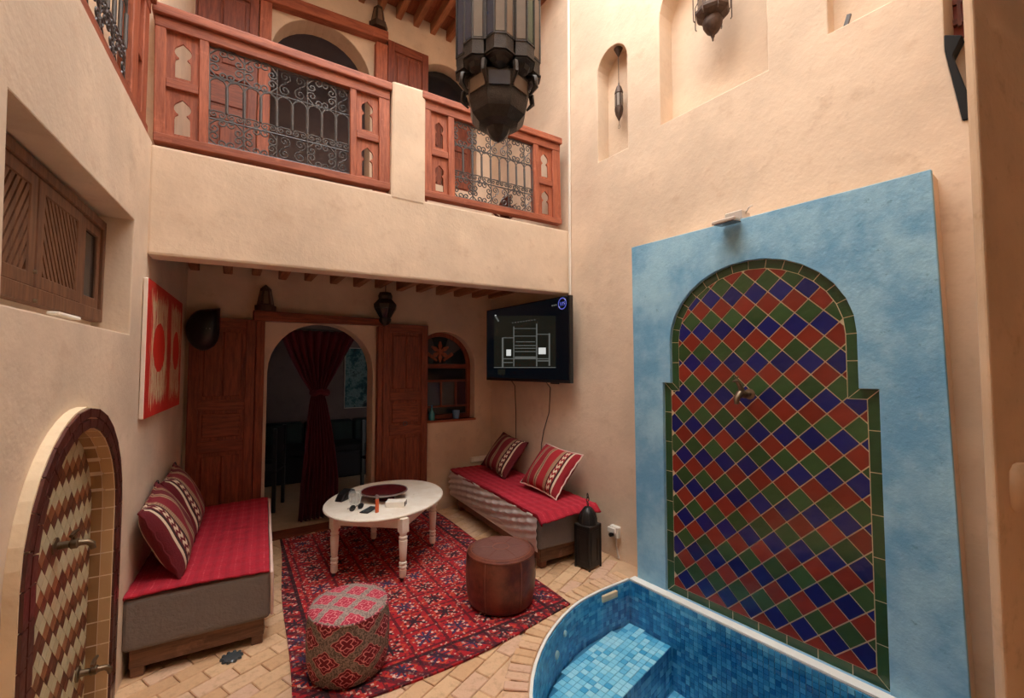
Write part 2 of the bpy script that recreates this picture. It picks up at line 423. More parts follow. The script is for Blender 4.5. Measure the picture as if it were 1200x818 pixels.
def arch(cx, hw, z0, zs, n=14, rise=None, rev=False):
    """arched opening outline: base z0, spring zs, half width hw"""
    rise = hw if rise is None else rise
    p = [(cx-hw, z0), (cx+hw, z0)]+[(cx+hw*math.cos(PI*i/n), zs+rise*math.sin(PI*i/n)) for i in range(n+1)]
    return p
def rect(x0, x1, z0, z1): return [(x0, z0), (x1, z0), (x1, z1), (x0, z1)]
def wall_face(outline, pockets, through=(), thick=.22):
    """a wall slab with recesses (outline, depth) and openings right through it"""
    mb = MB(); mb.noflip = True
    loops = [outline]+[p for p, d in pockets]+list(through)
    flat = [p for lp in loops for p in lp]
    tris = tessellate_polygon([[Vector((p[0], p[1], 0)) for p in lp] for lp in loops])
    mb.add([(p[0], 0, p[1]) for p in flat], [orient(flat, t) for t in tris])
    for p, d in list(pockets)+[(t, thick) for t in through]:
        m = len(p); ar = sum(p[i][0]*p[(i+1) % m][1]-p[(i+1) % m][0]*p[i][1] for i in range(m))
        q = p if ar > 0 else p[::-1]
        mb.add([(a, 0, b) for a, b in q]+[(a, d, b) for a, b in q], [(i, (i+1) % m, (i+1) % m+m, i+m) for i in range(m)])
        if (p, d) in pockets:
            tr = tessellate_polygon([[Vector((a, b, 0)) for a, b in q]]); mb.add([(a, d, b) for a, b in q], [orient(q, t) for t in tr])
    return mb
def orient(pts, t):
    a, b, c = (pts[i] for i in t); ar = (b[0]-a[0])*(c[1]-a[1])-(c[0]-a[0])*(b[1]-a[1])
    return t if ar > 0 else tuple(reversed(t))
CHILD = {}
def index_children():
    CHILD.clear()
    for o in COL.objects:
        if o.parent: CHILD.setdefault(o.parent.name, []).append(o)
def clip_convex(subject, conv):
    out = list(subject); n = len(conv)
    for i in range(n):
        a, b = conv[i], conv[(i+1) % n]; inp, out = out, []
        if not inp: return []
        side = lambda p: (b[0]-a[0])*(p[1]-a[1])-(b[1]-a[1])*(p[0]-a[0])
        for j in range(len(inp)):
            p, q = inp[j], inp[(j+1) % len(inp)]; sp_, sq = side(p), side(q)
            if sp_ >= 0: out.append(p)
            if (sp_ > 0 > sq) or (sp_ < 0 < sq):
                t = sp_/(sp_-sq); out.append((p[0]+t*(q[0]-p[0]), p[1]+t*(q[1]-p[1])))
    res = []
    for p in out:
        if not res or math.dist(p, res[-1]) > 1e-4: res.append(p)
    if len(res) > 1 and math.dist(res[0], res[-1]) < 1e-4: res.pop()
    return res
def area(p): return .5*sum(p[i][0]*p[(i+1) % len(p)][1]-p[(i+1) % len(p)][0]*p[i][1] for i in range(len(p)))
def inside(pt, poly):
    r = False; n = len(poly)
    for i in range(n):
        (x0, y0), (x1, y1) = poly[i], poly[(i+1) % n]
        if (y0 > pt[1]) != (y1 > pt[1]) and pt[0] < (x1-x0)*(pt[1]-y0)/(y1-y0)+x0: r = not r
    return r
def offset(poly, d):                  # closed ccw polygon moved inwards by d
    n = len(poly); out = []
    for i in range(n):
        p0, p1, p2 = Vector(poly[i-1]), Vector(poly[i]), Vector(poly[(i+1) % n])
        e1 = (p1-p0).normalized(); e2 = (p2-p1).normalized(); n1 = Vector((-e1.y, e1.x)); n2 = Vector((-e2.y, e2.x))
        b = (n1+n2); k = b.length_squared; b = b*(2*d/k) if k > 1e-6 else n1*d
        if b.length > 2.2*abs(d): b = b.normalized()*2.2*abs(d)
        out.append(tuple(p1+b))
    return out

# ================================================================ THE SETTING
TOPZ = 6.6
# ---- right wall with its three niches and the opening near the pier
niche_small = arch(.548, .168, 3.475, 4.29, 12, .18)
niche_large = arch(1.433, .398, 3.525, 4.36, 16)
niche_third = rect(2.16, 2.53, 3.555, 4.45)
opening = [(2.636, 3.165), (2.686, 2.79), (2.80, 2.77), (2.80, 4.3), (2.644, 4.3)]
wr = structure('wall_right', wall_face(rect(0, 5.25, -.05, TOPZ), [(niche_small, .15), (niche_large, .17), (niche_third, .1), (opening, .35)]), PL, RW, bevel=.012, seg=2)
wg = structure('wall_right_gallery', wall_face(rect(-1.55, 0, -.05, TOPZ), []), PL, RG)
# ---- left wall
win_niche = [on(LW, 10, 105), on(LW, 1, 356), on(LW, 152, 392), on(LW, 158, 258)]
A_C, A_H, A_TOP = -.975, .475, 1.455                                   # the tiled arch on the left wall
A_SP = A_TOP-A_H
arch_hole = arch(A_C, A_H-.085, .02, A_SP, 18)
up_open = rect(-1.75, .10, 2.92, 5.2)
wl = structure('wall_left', wall_face(rect(-5.2, 1.5, -.05, TOPZ), [(win_niche, .15), (arch_hole, .062), (up_open, .9)]), PL, LW, bevel=.01, seg=2)
# ---- back wall, both storeys
DX0, DX1 = .292, 1.268; DC, DH = (DX0+DX1)/2, (DX1-DX0)/2
door_hole = arch(DC, DH, 0, 1.56, 18)
door_hole[0] = (DX0, .0); door_hole[1] = (DX1, .0)
win_hole = arch(2.085, .40, 1.0, 1.62, 16)
up_door = arch(.73, .47, 2.9, 4.66, 18); up_win = arch(2.10, .40, 3.75, 4.82, 14)
wb = structure('wall_back', wall_face([(-.8, -.05), (2.9, -.05), (2.9, TOPZ), (-.8, TOPZ)], [(up_win, .18)], [[(x, z-.001 if z else .0) for x, z in door_hole], win_hole, up_door]), PL, BW, bevel=.012, seg=2)
# ---- balcony front: a plaster beam, its soffit, and the slab behind
zb = lambda x: 2.262+.022*x; zt = lambda x: 2.905+.012*x
fas = MB(); fas.prism([(-.42, zb(-.42)), (2.77, zb(2.77)), (2.77, zt(2.77)), (-.42, zt(-.42))], 0, .16)
structure('wall_balcony', fas, PL, BF, bevel=.015, seg=2)
pier_p = MB(); pier_p.prism([(.985, 2.88), (1.265, 2.88), (1.26, 3.815), (.99, 3.80)], -.004, .13)
structure('wall_balcony_pier', pier_p, PL, BF, bevel=.02, seg=2)
cl = structure('ceiling', MB().box(-.6, 2.9, 3.36, 4.65, 2.58, 2.90), ROOFW)
for u in (228, 267, 300, 331, 361, 391, 418, 443, 468, 491, 514, 535, 556, 575):
    x = on(BW, u, 330)[0]
    MB().box(x-.035, x+.035, 3.4, 4.66, 2.455+random.uniform(-.012, .012), 2.60).build('beam', BEAMW, cl, bevel=.006)
cu = structure('ceiling_upper', MB().box(-.8, 2.95, 3.1, 4.65, 5.66, 5.74), ROOFW)
for i in range(17):
    x = -.55+i*.205
    MB().box(x-.032, x+.032, 3.15, 4.66, 5.53, 5.67).build('beam', BEAMW, cu, bevel=.006)
for i in range(7):
    MB().box(-.8, 2.95, 3.1+i*.222, 3.31+i*.222, 5.648, 5.662).build('board', ROOFW, cu)
# ---- near side: the gallery the camera stands in, its pier and the wall above
structure('wall_front', MB().box(-.75, 3.2, -.1, .12, 3.4, TOPZ), PL)
structure('ceiling_near', MB().box(-.9, 3.3, -2.0, .12, 3.4, 3.55), PL)
structure('wall_front_inner', MB().box(-.9, 3.3, -2.15, -2.0, -.05, 3.5), PL)
pr_ = MB(); pr_.prism([(2.405, .385), (3.0, .285), (3.0, .42), (2.94, .42), (2.43, .418)], -.05, TOPZ, 'z')
structure('wall_right_pier', pr_, PLP, bevel=.035, seg=4)
PF = frame(2.405, .385, .595, -.10); kx, kz = on(PF, 1198, 573, -.01)
kn = MB(); kn.lathe([(0, -.11), (.035, -.105), (.055, -.08), (.06, 0), (.055, .09), (.03, .12), (0, .125)], 16)
structure('trim_1', kn, PLP, PF @ T(kx, 0, kz) @ Matrix.Scale(1.3, 4, (1, 0, 0)) @ Matrix.Scale(.5, 4, (0, 1, 0)) @ Matrix.Scale(.8, 4, (0, 0, 1)), smooth=True)
# ---- the white conduit in the corner
structure('trim_2', MB().box(-.008, .008, -.03, -.012, 2.29, TOPZ), WHITE, RW @ T(.03, 0, 0))

# ---- pool outline and floor
def rwx(y, d): return 2.75-.065*(y-3.2)+d*1.002
RIMD = -.235
curve = [(2.40, 2.318), (2.27, 2.314), (2.136, 2.300), (2.04, 2.283), (1.961, 2.26), (1.84, 2.213), (1.718, 2.152), (1.61, 2.088), (1.507, 2.012), (1.42, 1.938), (1.349, 1.866),
         (1.28, 1.782), (1.21, 1.67), (1.15, 1.53), (1.11, 1.36), (1.10, 1.18), (1.13, .98), (1.22, .78), (1.36, .60), (1.55, .46), (1.8, .37), (2.1, .33), (2.4, .32)]
pool_poly = [(rwx(.32, RIMD), .32), (rwx(2.322, RIMD), 2.322)]+curve      # counter-clockwise
if area(pool_poly) < 0: pool_poly = pool_poly[::-1]
fl = MB(); fl.prism([(-.9, -2.1), (3.3, -2.1), (3.3, 4.66), (-.9, 4.66)], -.14, -.012, 'z', holes=[pool_poly])
FLOOR = structure('floor', fl, MORTAR)
RUGC = [(.425, 4.60), (.262, 2.16), (.70, 2.175), (1.20, 2.165), (1.955, 2.275), (1.905, 3.487), (1.935, 4.47)]
def hidden_spot(x, y):
    c = [(.425+.1, 4.5), (.36, 2.3), (1.9, 2.38), (1.85, 4.4)]
    if inside((x, y), c): return True
    if x < .2 and y > 3.2: return True
    return y > 3.3 and x > 2.25
bricks = []
ang = math.radians(24); ca, sa = math.cos(ang), math.sin(ang); BLn, BWd = .192, .096
out2 = offset(pool_poly, -.155)
for j in range(-45, 60):
    for i in range(-30, 40):
        lx, ly = (i+.5*(j % 2))*(BLn+.0045), j*(BWd+.0045); x, y = 1.2+lx*ca-ly*sa, 2.4+lx*sa+ly*ca
        if not (-.75 < x < 2.95 and -1.6 < y < 4.6): continue
        if inside((x, y), out2) or x > rwx(y, -.05) or x < -.40+.06*(y-3.2) or (x > 2.35 and y < .5): continue
        q = Vector((x, y, 0))-CPOS; dz = q.dot(CF); u = 600+FPX*q.dot(CR)/max(dz, .05); v = 409-FPX*q.dot(CU)/max(dz, .05)
        vis = dz > .3 and -40 < u < 1240 and v < 860 and not hidden_spot(x, y)
        bricks.append((vis, x, y))
bm_me = MB().box(-BLn/2, BLn/2, -BWd/2, BWd/2, -.013, 0).mesh('brick', BRICK, bevel=.004)
nvis = [b for b in bricks if b[0]]; nvis.sort(key=lambda b: b[1]**2+b[2]**2); far = [b for b in bricks if not b[0]]+nvis[230:]
for _, x, y in nvis[:230]:
    put('brick', bm_me, FLOOR, T(x, y, -.001+random.uniform(-.001, .001)) @ RZ(ang+random.uniform(-.02, .02)))
st = MB()
for _, x, y in far: st.box(-BLn/2, BLn/2, -BWd/2, BWd/2, -.013, -.001, T(x, y, 0) @ RZ(ang))
tag(st.build('brick_paving', BRICK, FLOOR), kind='stuff')
# ring of bricks set radially round the pool's curved edge
def along(poly, step):
    pts = []; acc = 0.0
    for i in range(len(poly)-1):
        a, b = Vector(poly[i]), Vector(poly[i+1]); l = (b-a).length
        while acc < l: pts.append((a+(b-a)*(acc/l), (b-a).normalized())); acc += step
        acc -= l
    return pts
edge_line = [(rwx(2.322, RIMD)-.005, 2.322)]+curve[:20]
rb = MB().box(-.028, .028, -.062, .062, -.013, .002).mesh('brick', BRICK, bevel=.004)
for p, t in along(edge_line, .061):
    n = Vector((t.y, -t.x)); n = n if not inside(tuple(p+n*.03), pool_poly) else -n
    c = p+n*.086
    if c.x > rwx(c.y, -.1): continue
    put('brick', rb, FLOOR, T(c.x, c.y, random.uniform(-.001, .001)) @ RZ(math.atan2(t.y, t.x)))
# ---- the room behind the arched doorway
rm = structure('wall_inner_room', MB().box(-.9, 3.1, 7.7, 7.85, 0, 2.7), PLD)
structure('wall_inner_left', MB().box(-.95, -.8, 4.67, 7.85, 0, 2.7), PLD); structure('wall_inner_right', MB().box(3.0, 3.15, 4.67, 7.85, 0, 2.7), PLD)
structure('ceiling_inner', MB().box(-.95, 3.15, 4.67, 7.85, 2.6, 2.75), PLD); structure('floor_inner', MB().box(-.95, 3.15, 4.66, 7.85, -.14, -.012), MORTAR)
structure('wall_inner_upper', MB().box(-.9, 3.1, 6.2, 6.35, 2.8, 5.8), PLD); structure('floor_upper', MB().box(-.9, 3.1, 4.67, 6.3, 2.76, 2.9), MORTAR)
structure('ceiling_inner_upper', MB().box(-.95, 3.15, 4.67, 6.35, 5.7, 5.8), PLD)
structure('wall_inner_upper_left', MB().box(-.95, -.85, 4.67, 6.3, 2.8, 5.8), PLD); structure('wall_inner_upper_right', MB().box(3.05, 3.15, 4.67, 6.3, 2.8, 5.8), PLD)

# ---- doors: frame, two folded-back leaves with panels
def door_leaf(root, x0, x1, z0, z1, d, planks=False):
    w = x1-x0; h = z1-z0; lf = MB()
    lf.box(x0, x1, d, d+.018, z0, z1)
    leaf = lf.build('door_leaf', W_DOORV, root)
    s = .075
    for a, b in ((x0, x0+s), (x1-s, x1)): MB().box(a, b, d-.018, d+.001, z0, z1).build('stile', W_DOORV, leaf, bevel=.004)
    rails = [(0, .10), (.42, .47), (.60, .645), (.955, 1)]
    for a, b in rails: MB().box(x0+s, x1-s, d-.017, d+.001, z0+a*h, z0+b*h).build('rail', W_DOORH, leaf, bevel=.004)
    for (a, b) in ((.10, .42), (.47, .60), (.645, .955)):
        za, zb_ = z0+a*h+.03, z0+b*h-.03
        if b-a > .2:
            m = (x0+x1)/2
            for p, q in ((x0+s+.03, m-.005), (m+.005, x1-s-.03)): MB().box(p, q, d-.012, d+.001, za, zb_).build('panel', W_DOORV, leaf, bevel=.008)
        else: MB().box(x0+s+.03, x1-s-.03, d-.012, d+.001, za, zb_).build('panel', W_DOORH, leaf, bevel=.008)
    return leaf
D1 = struct_root('door_1', BW)
for a, b in ((.192, .262), (1.298, 1.352)): MB().box(a, b, -.075, .0, -.005, 2.04).build('door_frame', W_DOORV, D1, bevel=.005)
MB().prism([(.165, 2.03), (1.372, 2.05), (1.372, 2.115), (.165, 2.125)], -.1, 0).build('lintel', W_DOORH, D1, bevel=.006)
door_leaf(D1, -.30, .19, .012, 2.04, -.05); lf = door_leaf(D1, 1.355, 1.858, .012, 2.075, -.05)
MB().tube([(1.60+.022*math.cos(a), -.075, 1.0+.022*math.sin(a)) for a in [2*PI*i/14 for i in range(14)]], .004, 6, closed=True).build('ring_pull', IRON, lf)
MB().box(DX0-.01, DX1+.01, .0, .22, -.012, .004).build('threshold', W_DOORH, D1)
D2 = struct_root('door_2', BW)
for a, b in ((.155, .255), (1.235, 1.36)): MB().box(a, b, -.08, 0, 2.88, 5.12).build('door_frame', W_RAILV, D2, bevel=.005)
MB().prism([(.15, 5.06), (1.36, 5.16), (1.36, 5.26), (.15, 5.18)], -.1, 0).build('lintel', W_RAILH, D2, bevel=.006)
door_leaf(D2, -.42, .15, 2.9, 5.1, -.05); door_leaf(D2, 1.365, 1.835, 2.9, 5.2, -.05)

# ---- arched window beside the right door leaf
W1 = struct_root('window_1', BW)
fr_o = arch(2.085, .40, 1.0, 1.62, 18); fr_i = arch(2.085, .35, 1.05, 1.62, 18)
MB().prism(fr_o, .11, .16, holes=[fr_i]).build('window_frame', W_DOORV, W1, bevel=.004)
MB().box(1.735, 2.435, .105, .155, 1.595, 1.645).build('transom', W_DOORH, W1, bevel=.004)
MB().box(1.735, 2.435, .108, .15, 1.435, 1.46).build('transom', W_DOORH, W1, bevel=.003)
MB().box(1.735, 2.435, .108, .15, 1.135, 1.155).build('transom', W_DOORH, W1, bevel=.003)
for x in (1.90, 2.10, 2.29): MB().box(x-.011, x+.011, .108, .15, 1.155, 1.435).build('glazing_bar', W_DOORV, W1, bevel=.003)
for (a, b), g in zip(((1.745, 1.89), (1.91, 2.09), (2.11, 2.28), (2.30, 2.425)), (G_DGREY, G_DBLUE, G_DGREY, G_PURP)): MB().box(a, b, .128, .134, 1.157, 1.433).build('pane', g, W1)
MB().box(1.745, 2.425, .128, .134, 1.462, 1.593).build('pane', G_DARK, W1); MB().box(1.745, 2.425, .128, .134, 1.06, 1.133).build('pane', G_DARK, W1)
for i in range(5):
    a0, a1 = PI*i/5, PI*(i+1)/5
    MB().prism([(2.085+.09*math.cos(a0), 1.65+.09*math.sin(a0))]+[(2.085+.34*math.cos(a0+(a1-a0)*k/4), 1.646+.325*math.sin(a0+(a1-a0)*k/4)) for k in range(5)]+[(2.085+.09*math.cos(a1), 1.65+.09*math.sin(a1))], .128, .134).build('pane', (G_DARK, G_DGREY)[i % 2], W1)
for i in range(6):
    MB().prism([(.02, -.010), (.07, -.026), (.125, -.008), (.125, .008), (.07, .026), (.02, .010)], .112, .128, mat=T(2.085, 0, 1.79) @ RY(-(i*PI/3+PI/6))).build('petal', W_RAILV, W1, bevel=.003)
MB().lathe([(0, -.005), (.032, -.005), (.028, .012), (0, .016)], 18, mat=T(2.085, .115, 1.79) @ RX(PI/2)).build('rosette', W_RAILV, W1, smooth=True)
for sg_ in (-1, 1): MB().prism([(.05, -.012), (.20, -.020), (.20, .020), (.05, .012)], .112, .128, mat=T(2.085, 0, 1.655) @ RY(-(PI/2+sg_*.95))).build('petal', W_RAILV, W1, bevel=.003)
MB().box(1.67, 2.50, -.015, .2, .975, 1.0).build('sill', W_RAILH, W1, bevel=.005)
# ---- upper arched window with shutters
W2 = struct_root('window_2', BW)
for x0, x1 in ((1.71, 2.09), (2.11, 2.49)):
    sh = MB().box(x0, x1, .13, .16, 3.76, 4.80).build('shutter', W_DOORV, W2)
    for a, b in ((3.82, 4.2), (4.28, 4.74)): MB().box(x0+.06, x1-.06, .115, .131, a, b).build('panel', W_DOORV, sh, bevel=.006)
MB().prism(arch(2.1, .385, 4.82, 4.821, 12), .13, .15).build('pane', G_DARK, W2)
# ---- slatted shutters in the left wall's niche
W3 = struct_root('window_3', LW)
d0 = .128
sx = lambda u, v: on(LW, u, v, d0)
zlo, zhi = sx(118, 378)[1]-.005, sx(118, 262)[1]+.01
xr = sx(118, 300)[0]; xl = sx(0, 250)[0]-.25
MB().prism(rect(xl, xr, zlo, zhi), d0-.02, d0+.022, holes=[rect(xl+.045, xr-.035, zlo+.06, zhi-.045)]).build('window_frame', W_SHUT, W3, bevel=.004)
m1 = sx(36, 300)[0]; m2 = sx(92, 300)[0]
zz0, zz1 = zlo+.06, zhi-.045
def slat_shutter(x0, x1, n, sgn):
    root = MB().prism(rect(x0, x1, zz0, zz1), d0-.012, d0+.012, holes=[rect(x0+.055, x1-.055, zz0+.05, zz1-.05)]).build('shutter', W_SHUT, W3, bevel=.004)
    MB().box(x0+.05, x1-.05, d0+.006, d0+.012, zz0+.045, zz1-.045).build('backing', W_SHUT, root)
    win = [(x0+.055, zz0+.05), (x1-.055, zz0+.05), (x1-.055, zz1-.05), (x0+.055, zz1-.05)]
    w = win[1][0]-win[0][0]; h = win[2][1]-win[0][1]
    for k in range(-n, n+1):
        c = k*.036; q = .012; e = 1.0
        strip = [((x0+x1)/2+c-sgn*e*.6-q, (zz0+zz1)/2-e), ((x0+x1)/2+c-sgn*e*.6+q, (zz0+zz1)/2-e), ((x0+x1)/2+c+sgn*e*.6+q, (zz0+zz1)/2+e), ((x0+x1)/2+c+sgn*e*.6-q, (zz0+zz1)/2+e)]
        p = clip_convex(strip, win)
        if len(p) > 2 and abs(area(p)) > 2e-4: MB().prism(p, d0-.008, d0+.007).build('slat', W_SHUT, root)
slat_shutter(m1+.006, m2-.004, 14, -1)
slat_shutter(m1-.44, m1-.002, 16, 1)
tp = MB().prism(rect(m2, xr-.035, zz0, zz1), d0-.006, d0+.012, holes=[rect(m2+.06, xr-.075, zz0+.05, zz1-.05)]).build('shutter', W_SHUT, W3, bevel=.004)
MB().box(m2+.055, xr-.07, d0+.004, d0+.01, zz0+.045, zz1-.045).build('panel', G_DARK, tp)
for u, v in ((34, 318), (30, 352)):
    x, z = sx(u, v); MB().lathe([(0, 0), (.008, 0), (.006, .008), (0, .01)], 10, mat=T(x, d0-.012 if v < 340 else d0-.02, z) @ RX(PI/2)).build('knob', DBRASS, W3, smooth=True)

# ---- opening high on the right wall: dark ledge, red grille behind
W4 = struct_root('window_4', RW)
MB().prism([(2.637, 3.16), (2.686, 2.785), (2.735, 2.78), (2.664, 3.12), (2.70, 3.20), (2.637, 3.24)], -.012, .06).build('sill', MATTE, W4, bevel=.004)
MB().box(2.63, 2.82, .28, .30, 3.35, 4.3).build('shutter', REDB, W4)
for k in range(7): MB().box(2.63, 2.82, .262, .282, 3.42+k*.11, 3.45+k*.11).build('slat', W_DOORH, W4)
for k in range(4): MB().box(2.655+k*.04, 2.67+k*.04, .255, .282, 3.4, 4.25).build('slat', W_DOORV, W4)

# ================================================================ THINGS
# ---------------------------------------------------------------- big tiled wall fountain
FD = -.17
o_ = lambda u, v: on(RW, u, v, FD)
xL, xR = o_(778, 560)[0], o_(1036, 620)[0]; aL, aR = o_(785, 425)[0], o_(1005, 425)[0]
zS = o_(1020, 456)[1]; zA = o_(880, 304)[1]; aC, aH = (aL+aR)/2, (aR-aL)/2; rise = .49; spz = zA-rise
def seg(a, b, step):
    n = max(1, round(math.dist(a, b)/step)); return [(a[0]+(b[0]-a[0])*i/n, a[1]+(b[1]-a[1])*i/n) for i in range(n)]
arc = [(aC+aH*math.cos(PI*i/16), spz+rise*math.sin(PI*i/16)) for i in range(17)]
zF = .004
outl = seg((xL, zF), (xR, zF), .155)+seg((xR, zF), (xR, zS), .2)+[(xR, zS)]+seg((aR, zS), (aR, spz), .17)+arc[:-1]+seg((aL, spz), (aL, zS), .17)+[(aL, zS)]+seg((xL, zS), (xL, zF), .2)
FT = thing('wall_fountain', 'tall wall fountain of blue, red and green diamond tiles in sky-blue plaster', 'fountain', RW)
tl, tr, br, bl = o_(740, 290), o_(1091, 198), o_(1131, 760), o_(747, 670)
br = (br[0]+.012, 0.0); bl = (bl[0], 0.0)
sb = MB(); sb.prism([bl, br, tr, tl], FD, FD+.032, holes=[outl])
sb.build('surround', BLUEPL, FT, bevel=.008, seg=2)
core_ = [(bl[0]+.004, 0), (br[0]-.004, 0), (tr[0]-.004, tr[1]-.004), (tl[0]+.004, tl[1]-.004)]
MB().prism(core_, FD+.03, -.001, holes=[offset(outl, -.004)]).build('plaster_core', PL, FT)
MB().prism(offset(outl, -.003), FD+.0295, -.002).build('grout_bed', GROUT, FT)
inn = offset(outl, .055)
for i in range(len(outl)):
    j = (i+1) % len(outl)
    q = [outl[i], outl[j], inn[j], inn[i]]
    if abs(area(q)) < 4e-4: continue
    q = offset(q if area(q) > 0 else q[::-1], .0022)
    MB().prism(q, FD+.028, FD+.04).build('border_tile', T_EDGE, FT)
field = offset(outl, .057)
HP = .0715; shared = {}
gap = .0032
zb0 = min(p[1] for p in field); x0 = min(p[0] for p in field)
for k in range(0, 36):
    for i in range(-1, 12):
        cx = x0+i*2*HP+(HP if k % 2 else 0)+.02; cz = zb0+k*HP; g = HP-gap*1.4
        dia = [(cx, cz-g), (cx+g, cz), (cx, cz+g), (cx-g, cz)]
        p = clip_convex(field, dia); a = abs(area(p)) if len(p) > 2 else 0
        if a < 3e-4: continue
        m = (T_RED, T_BLUE, T_GREEN)[k % 3]
        if a > .999*2*g*g:
            if m.name not in shared: shared[m.name] = MB().prism([(0, -g), (g, 0), (0, g), (-g, 0)], -.006, .006).mesh('tile', m)
            put('tile', shared[m.name], FT, T(cx, FD+.032+random.uniform(-.0008, .0008), cz) @ RX(random.uniform(-.006, .006)) @ RZ(random.uniform(-.006, .006)))
        else: MB().prism(p, FD+.026, FD+.038).build('tile', m, FT)
sx_, sz_ = on(RW, 876, 462, FD)
sp_ = MB()
sp_.lathe([(0, 0), (.034, 0), (.034, .006), (.016, .012), (.014, .03), (.02, .05), (.024, .075), (.02, .095), (.0, .1)], 14, mat=T(sx_, FD+.03, sz_) @ RX(PI/2))
sp_.tube([(sx_, FD-.06, sz_), (sx_, FD-.10, sz_+.005), (sx_-.004, FD-.13, sz_-.02), (sx_-.004, FD-.135, sz_-.055)], [.02, .022, .018, .012], 10)
sp_.tube([(sx_, FD-.07, sz_+.02), (sx_-.006, FD-.085, sz_+.055), (sx_-.016, FD-.105, sz_+.085), (sx_-.024, FD-.13, sz_+.08)], [.018, .013, .012, .006], 8)
sp_.tube([(sx_-.016, FD-.105, sz_+.088), (sx_-.005, FD-.10, sz_+.115)], .004, 6); sp_.tube([(sx_-.02, FD-.1, sz_+.09), (sx_-.03, FD-.1, sz_+.112)], .004, 6)
sp_.build('spout', DBRASS, FT, smooth=True)
# flood lamp above it
fx, fz = on(RW, 863, 262, -.12)
FLP = thing('flood_lamp', 'small grey flood lamp fixed above the blue tiled fountain', 'lamp', RW @ T(fx, -.02, fz))
hd = MB(); hd.prism([(-.075, -.115), (.075, -.115), (.055, .0), (-.055, .0)], 0, .022, 'z', mat=RX(.10) @ T(0, -.16, 0))
hd = hd.build('lamp_head', GREYM, FLP, bevel=.004)
MB().box(-.062, .062, -.268, -.17, -.004, .0015, RX(.10)).build('lens', LENS, hd)
MB().box(-.055, .055, -.14, -.03, .012, .07).build('ballast_box', GREYM, FLP, bevel=.004)
MB().tube([(.05, -.09, .05), (.075, -.09, .085), (.085, -.07, .1)], .006, 6).build('bracket', GREYM, FLP); MB().box(-.04, .04, -.035, .019, .03, .05).build('arm', GREYM, FLP)

# ---------------------------------------------------------------- arched tap fountain on the left wall
AF = thing('tap_fountain', 'small arched wall fountain of cream and brown diamond tiles at the left', 'fountain', LW)
zb_ = .0
aro = lambda ins, n=20: arch(A_C, A_H-ins, zb_+.0, A_SP, n)
MB().prism(aro(0, 24), -.032, -.0005, holes=[aro(.085, 24)]).build('surround', CREAM, AF, bevel=.006, seg=2)
def ring_tiles(i0, i1, step, y0, y1, m, name='ring_tile'):
    """one course of tiles following the arch between two insets"""
    def path(ins):
        h = A_H-ins; ns = round((A_SP-zb_)/step); na = round(PI*h/step)
        na = NA
        return [(A_C+h, zb_+(A_SP-zb_)*i/ns) for i in range(ns)]+[(A_C+h*math.cos(PI*i/na), A_SP+h*math.sin(PI*i/na)) for i in range(na+1)]+[(A_C-h, A_SP-(A_SP-zb_)*(i+1)/ns) for i in range(ns)]
    NA = round(PI*A_H/step)
    a, b = path(i0), path(i1)
    for i in range(len(a)-1):
        q = [a[i], a[i+1], b[i+1], b[i]]
        q = offset(q if area(q) > 0 else q[::-1], .0026)
        MB().prism(q, y0, y1).build(name, m, AF)
ring_tiles(.003, .041, .105, -.041, -.031, Z_RING); ring_tiles(.043, .083, .095, -.041, -.031, Z_RING)
for (ya, yb, m) in ((-.03, .008, Z_TAN), (.010, .050, Z_TAN2)): ring_tiles(.079, .088, .1, ya, yb, m, 'reveal_tile')
back = arch(A_C, A_H-.089, zb_+.02, A_SP, 18)
MB().prism(back, .051, .060).build('grout_bed', Z_CREAM, AF)
fld = back if area(back) > 0 else back[::-1]
wx, wz = .030, .034; sh2 = {}; dias = []
for k in range(0, 46):
    for i in range(-16, 17):
        cx = A_C+i*2*wx+(wx if k % 2 else 0); cz = .03+k*wz; gx, gz = wx-.0016, wz-.0018
        p = clip_convex(fld, [(cx, cz-gz), (cx+gx, cz), (cx, cz+gz), (cx-gx, cz)]); a = abs(area(p)) if len(p) > 2 else 0
        if a < 2e-4: continue
        m = (Z_CREAM, Z_CREAM, Z_BR2, Z_BR1)[k % 4]
        if m is Z_BR1 and (i*7+k) % 5 == 0: m = Z_BR2
        w = (LW @ Vector((cx, .05, cz)))-CPOS
        dias.append((w.length, cx, cz, p, m, a > .999*2*gx*gz))
dias.sort(key=lambda t: t[0])
rest = MB(); rest.keep = True; rmat = []; slots = [Z_CREAM, Z_BR1, Z_BR2]
for q, (_, cx, cz, p, m, whole) in enumerate(dias):
    if q >= 290:
        n0 = len(rest.f); rest.prism(p, .044, .052); rmat += [slots.index(m)]*(len(rest.f)-n0)
    elif whole:
        if m.name not in sh2: sh2[m.name] = MB().prism([(0, -gz), (gx, 0), (0, gz), (-gx, 0)], -.004, .004).mesh('tile', m)
        put('tile', sh2[m.name], AF, T(cx, .048, cz))
    else: MB().prism(p, .044, .052).build('tile', m, AF)
rme = rest.mesh('tile_field', slots[0])
for m in slots[1:]: rme.materials.append(m)
for f_, i_ in zip(rme.polygons, rmat): f_.material_index = i_
tag(put('tile_field', rme, AF), kind='stuff')
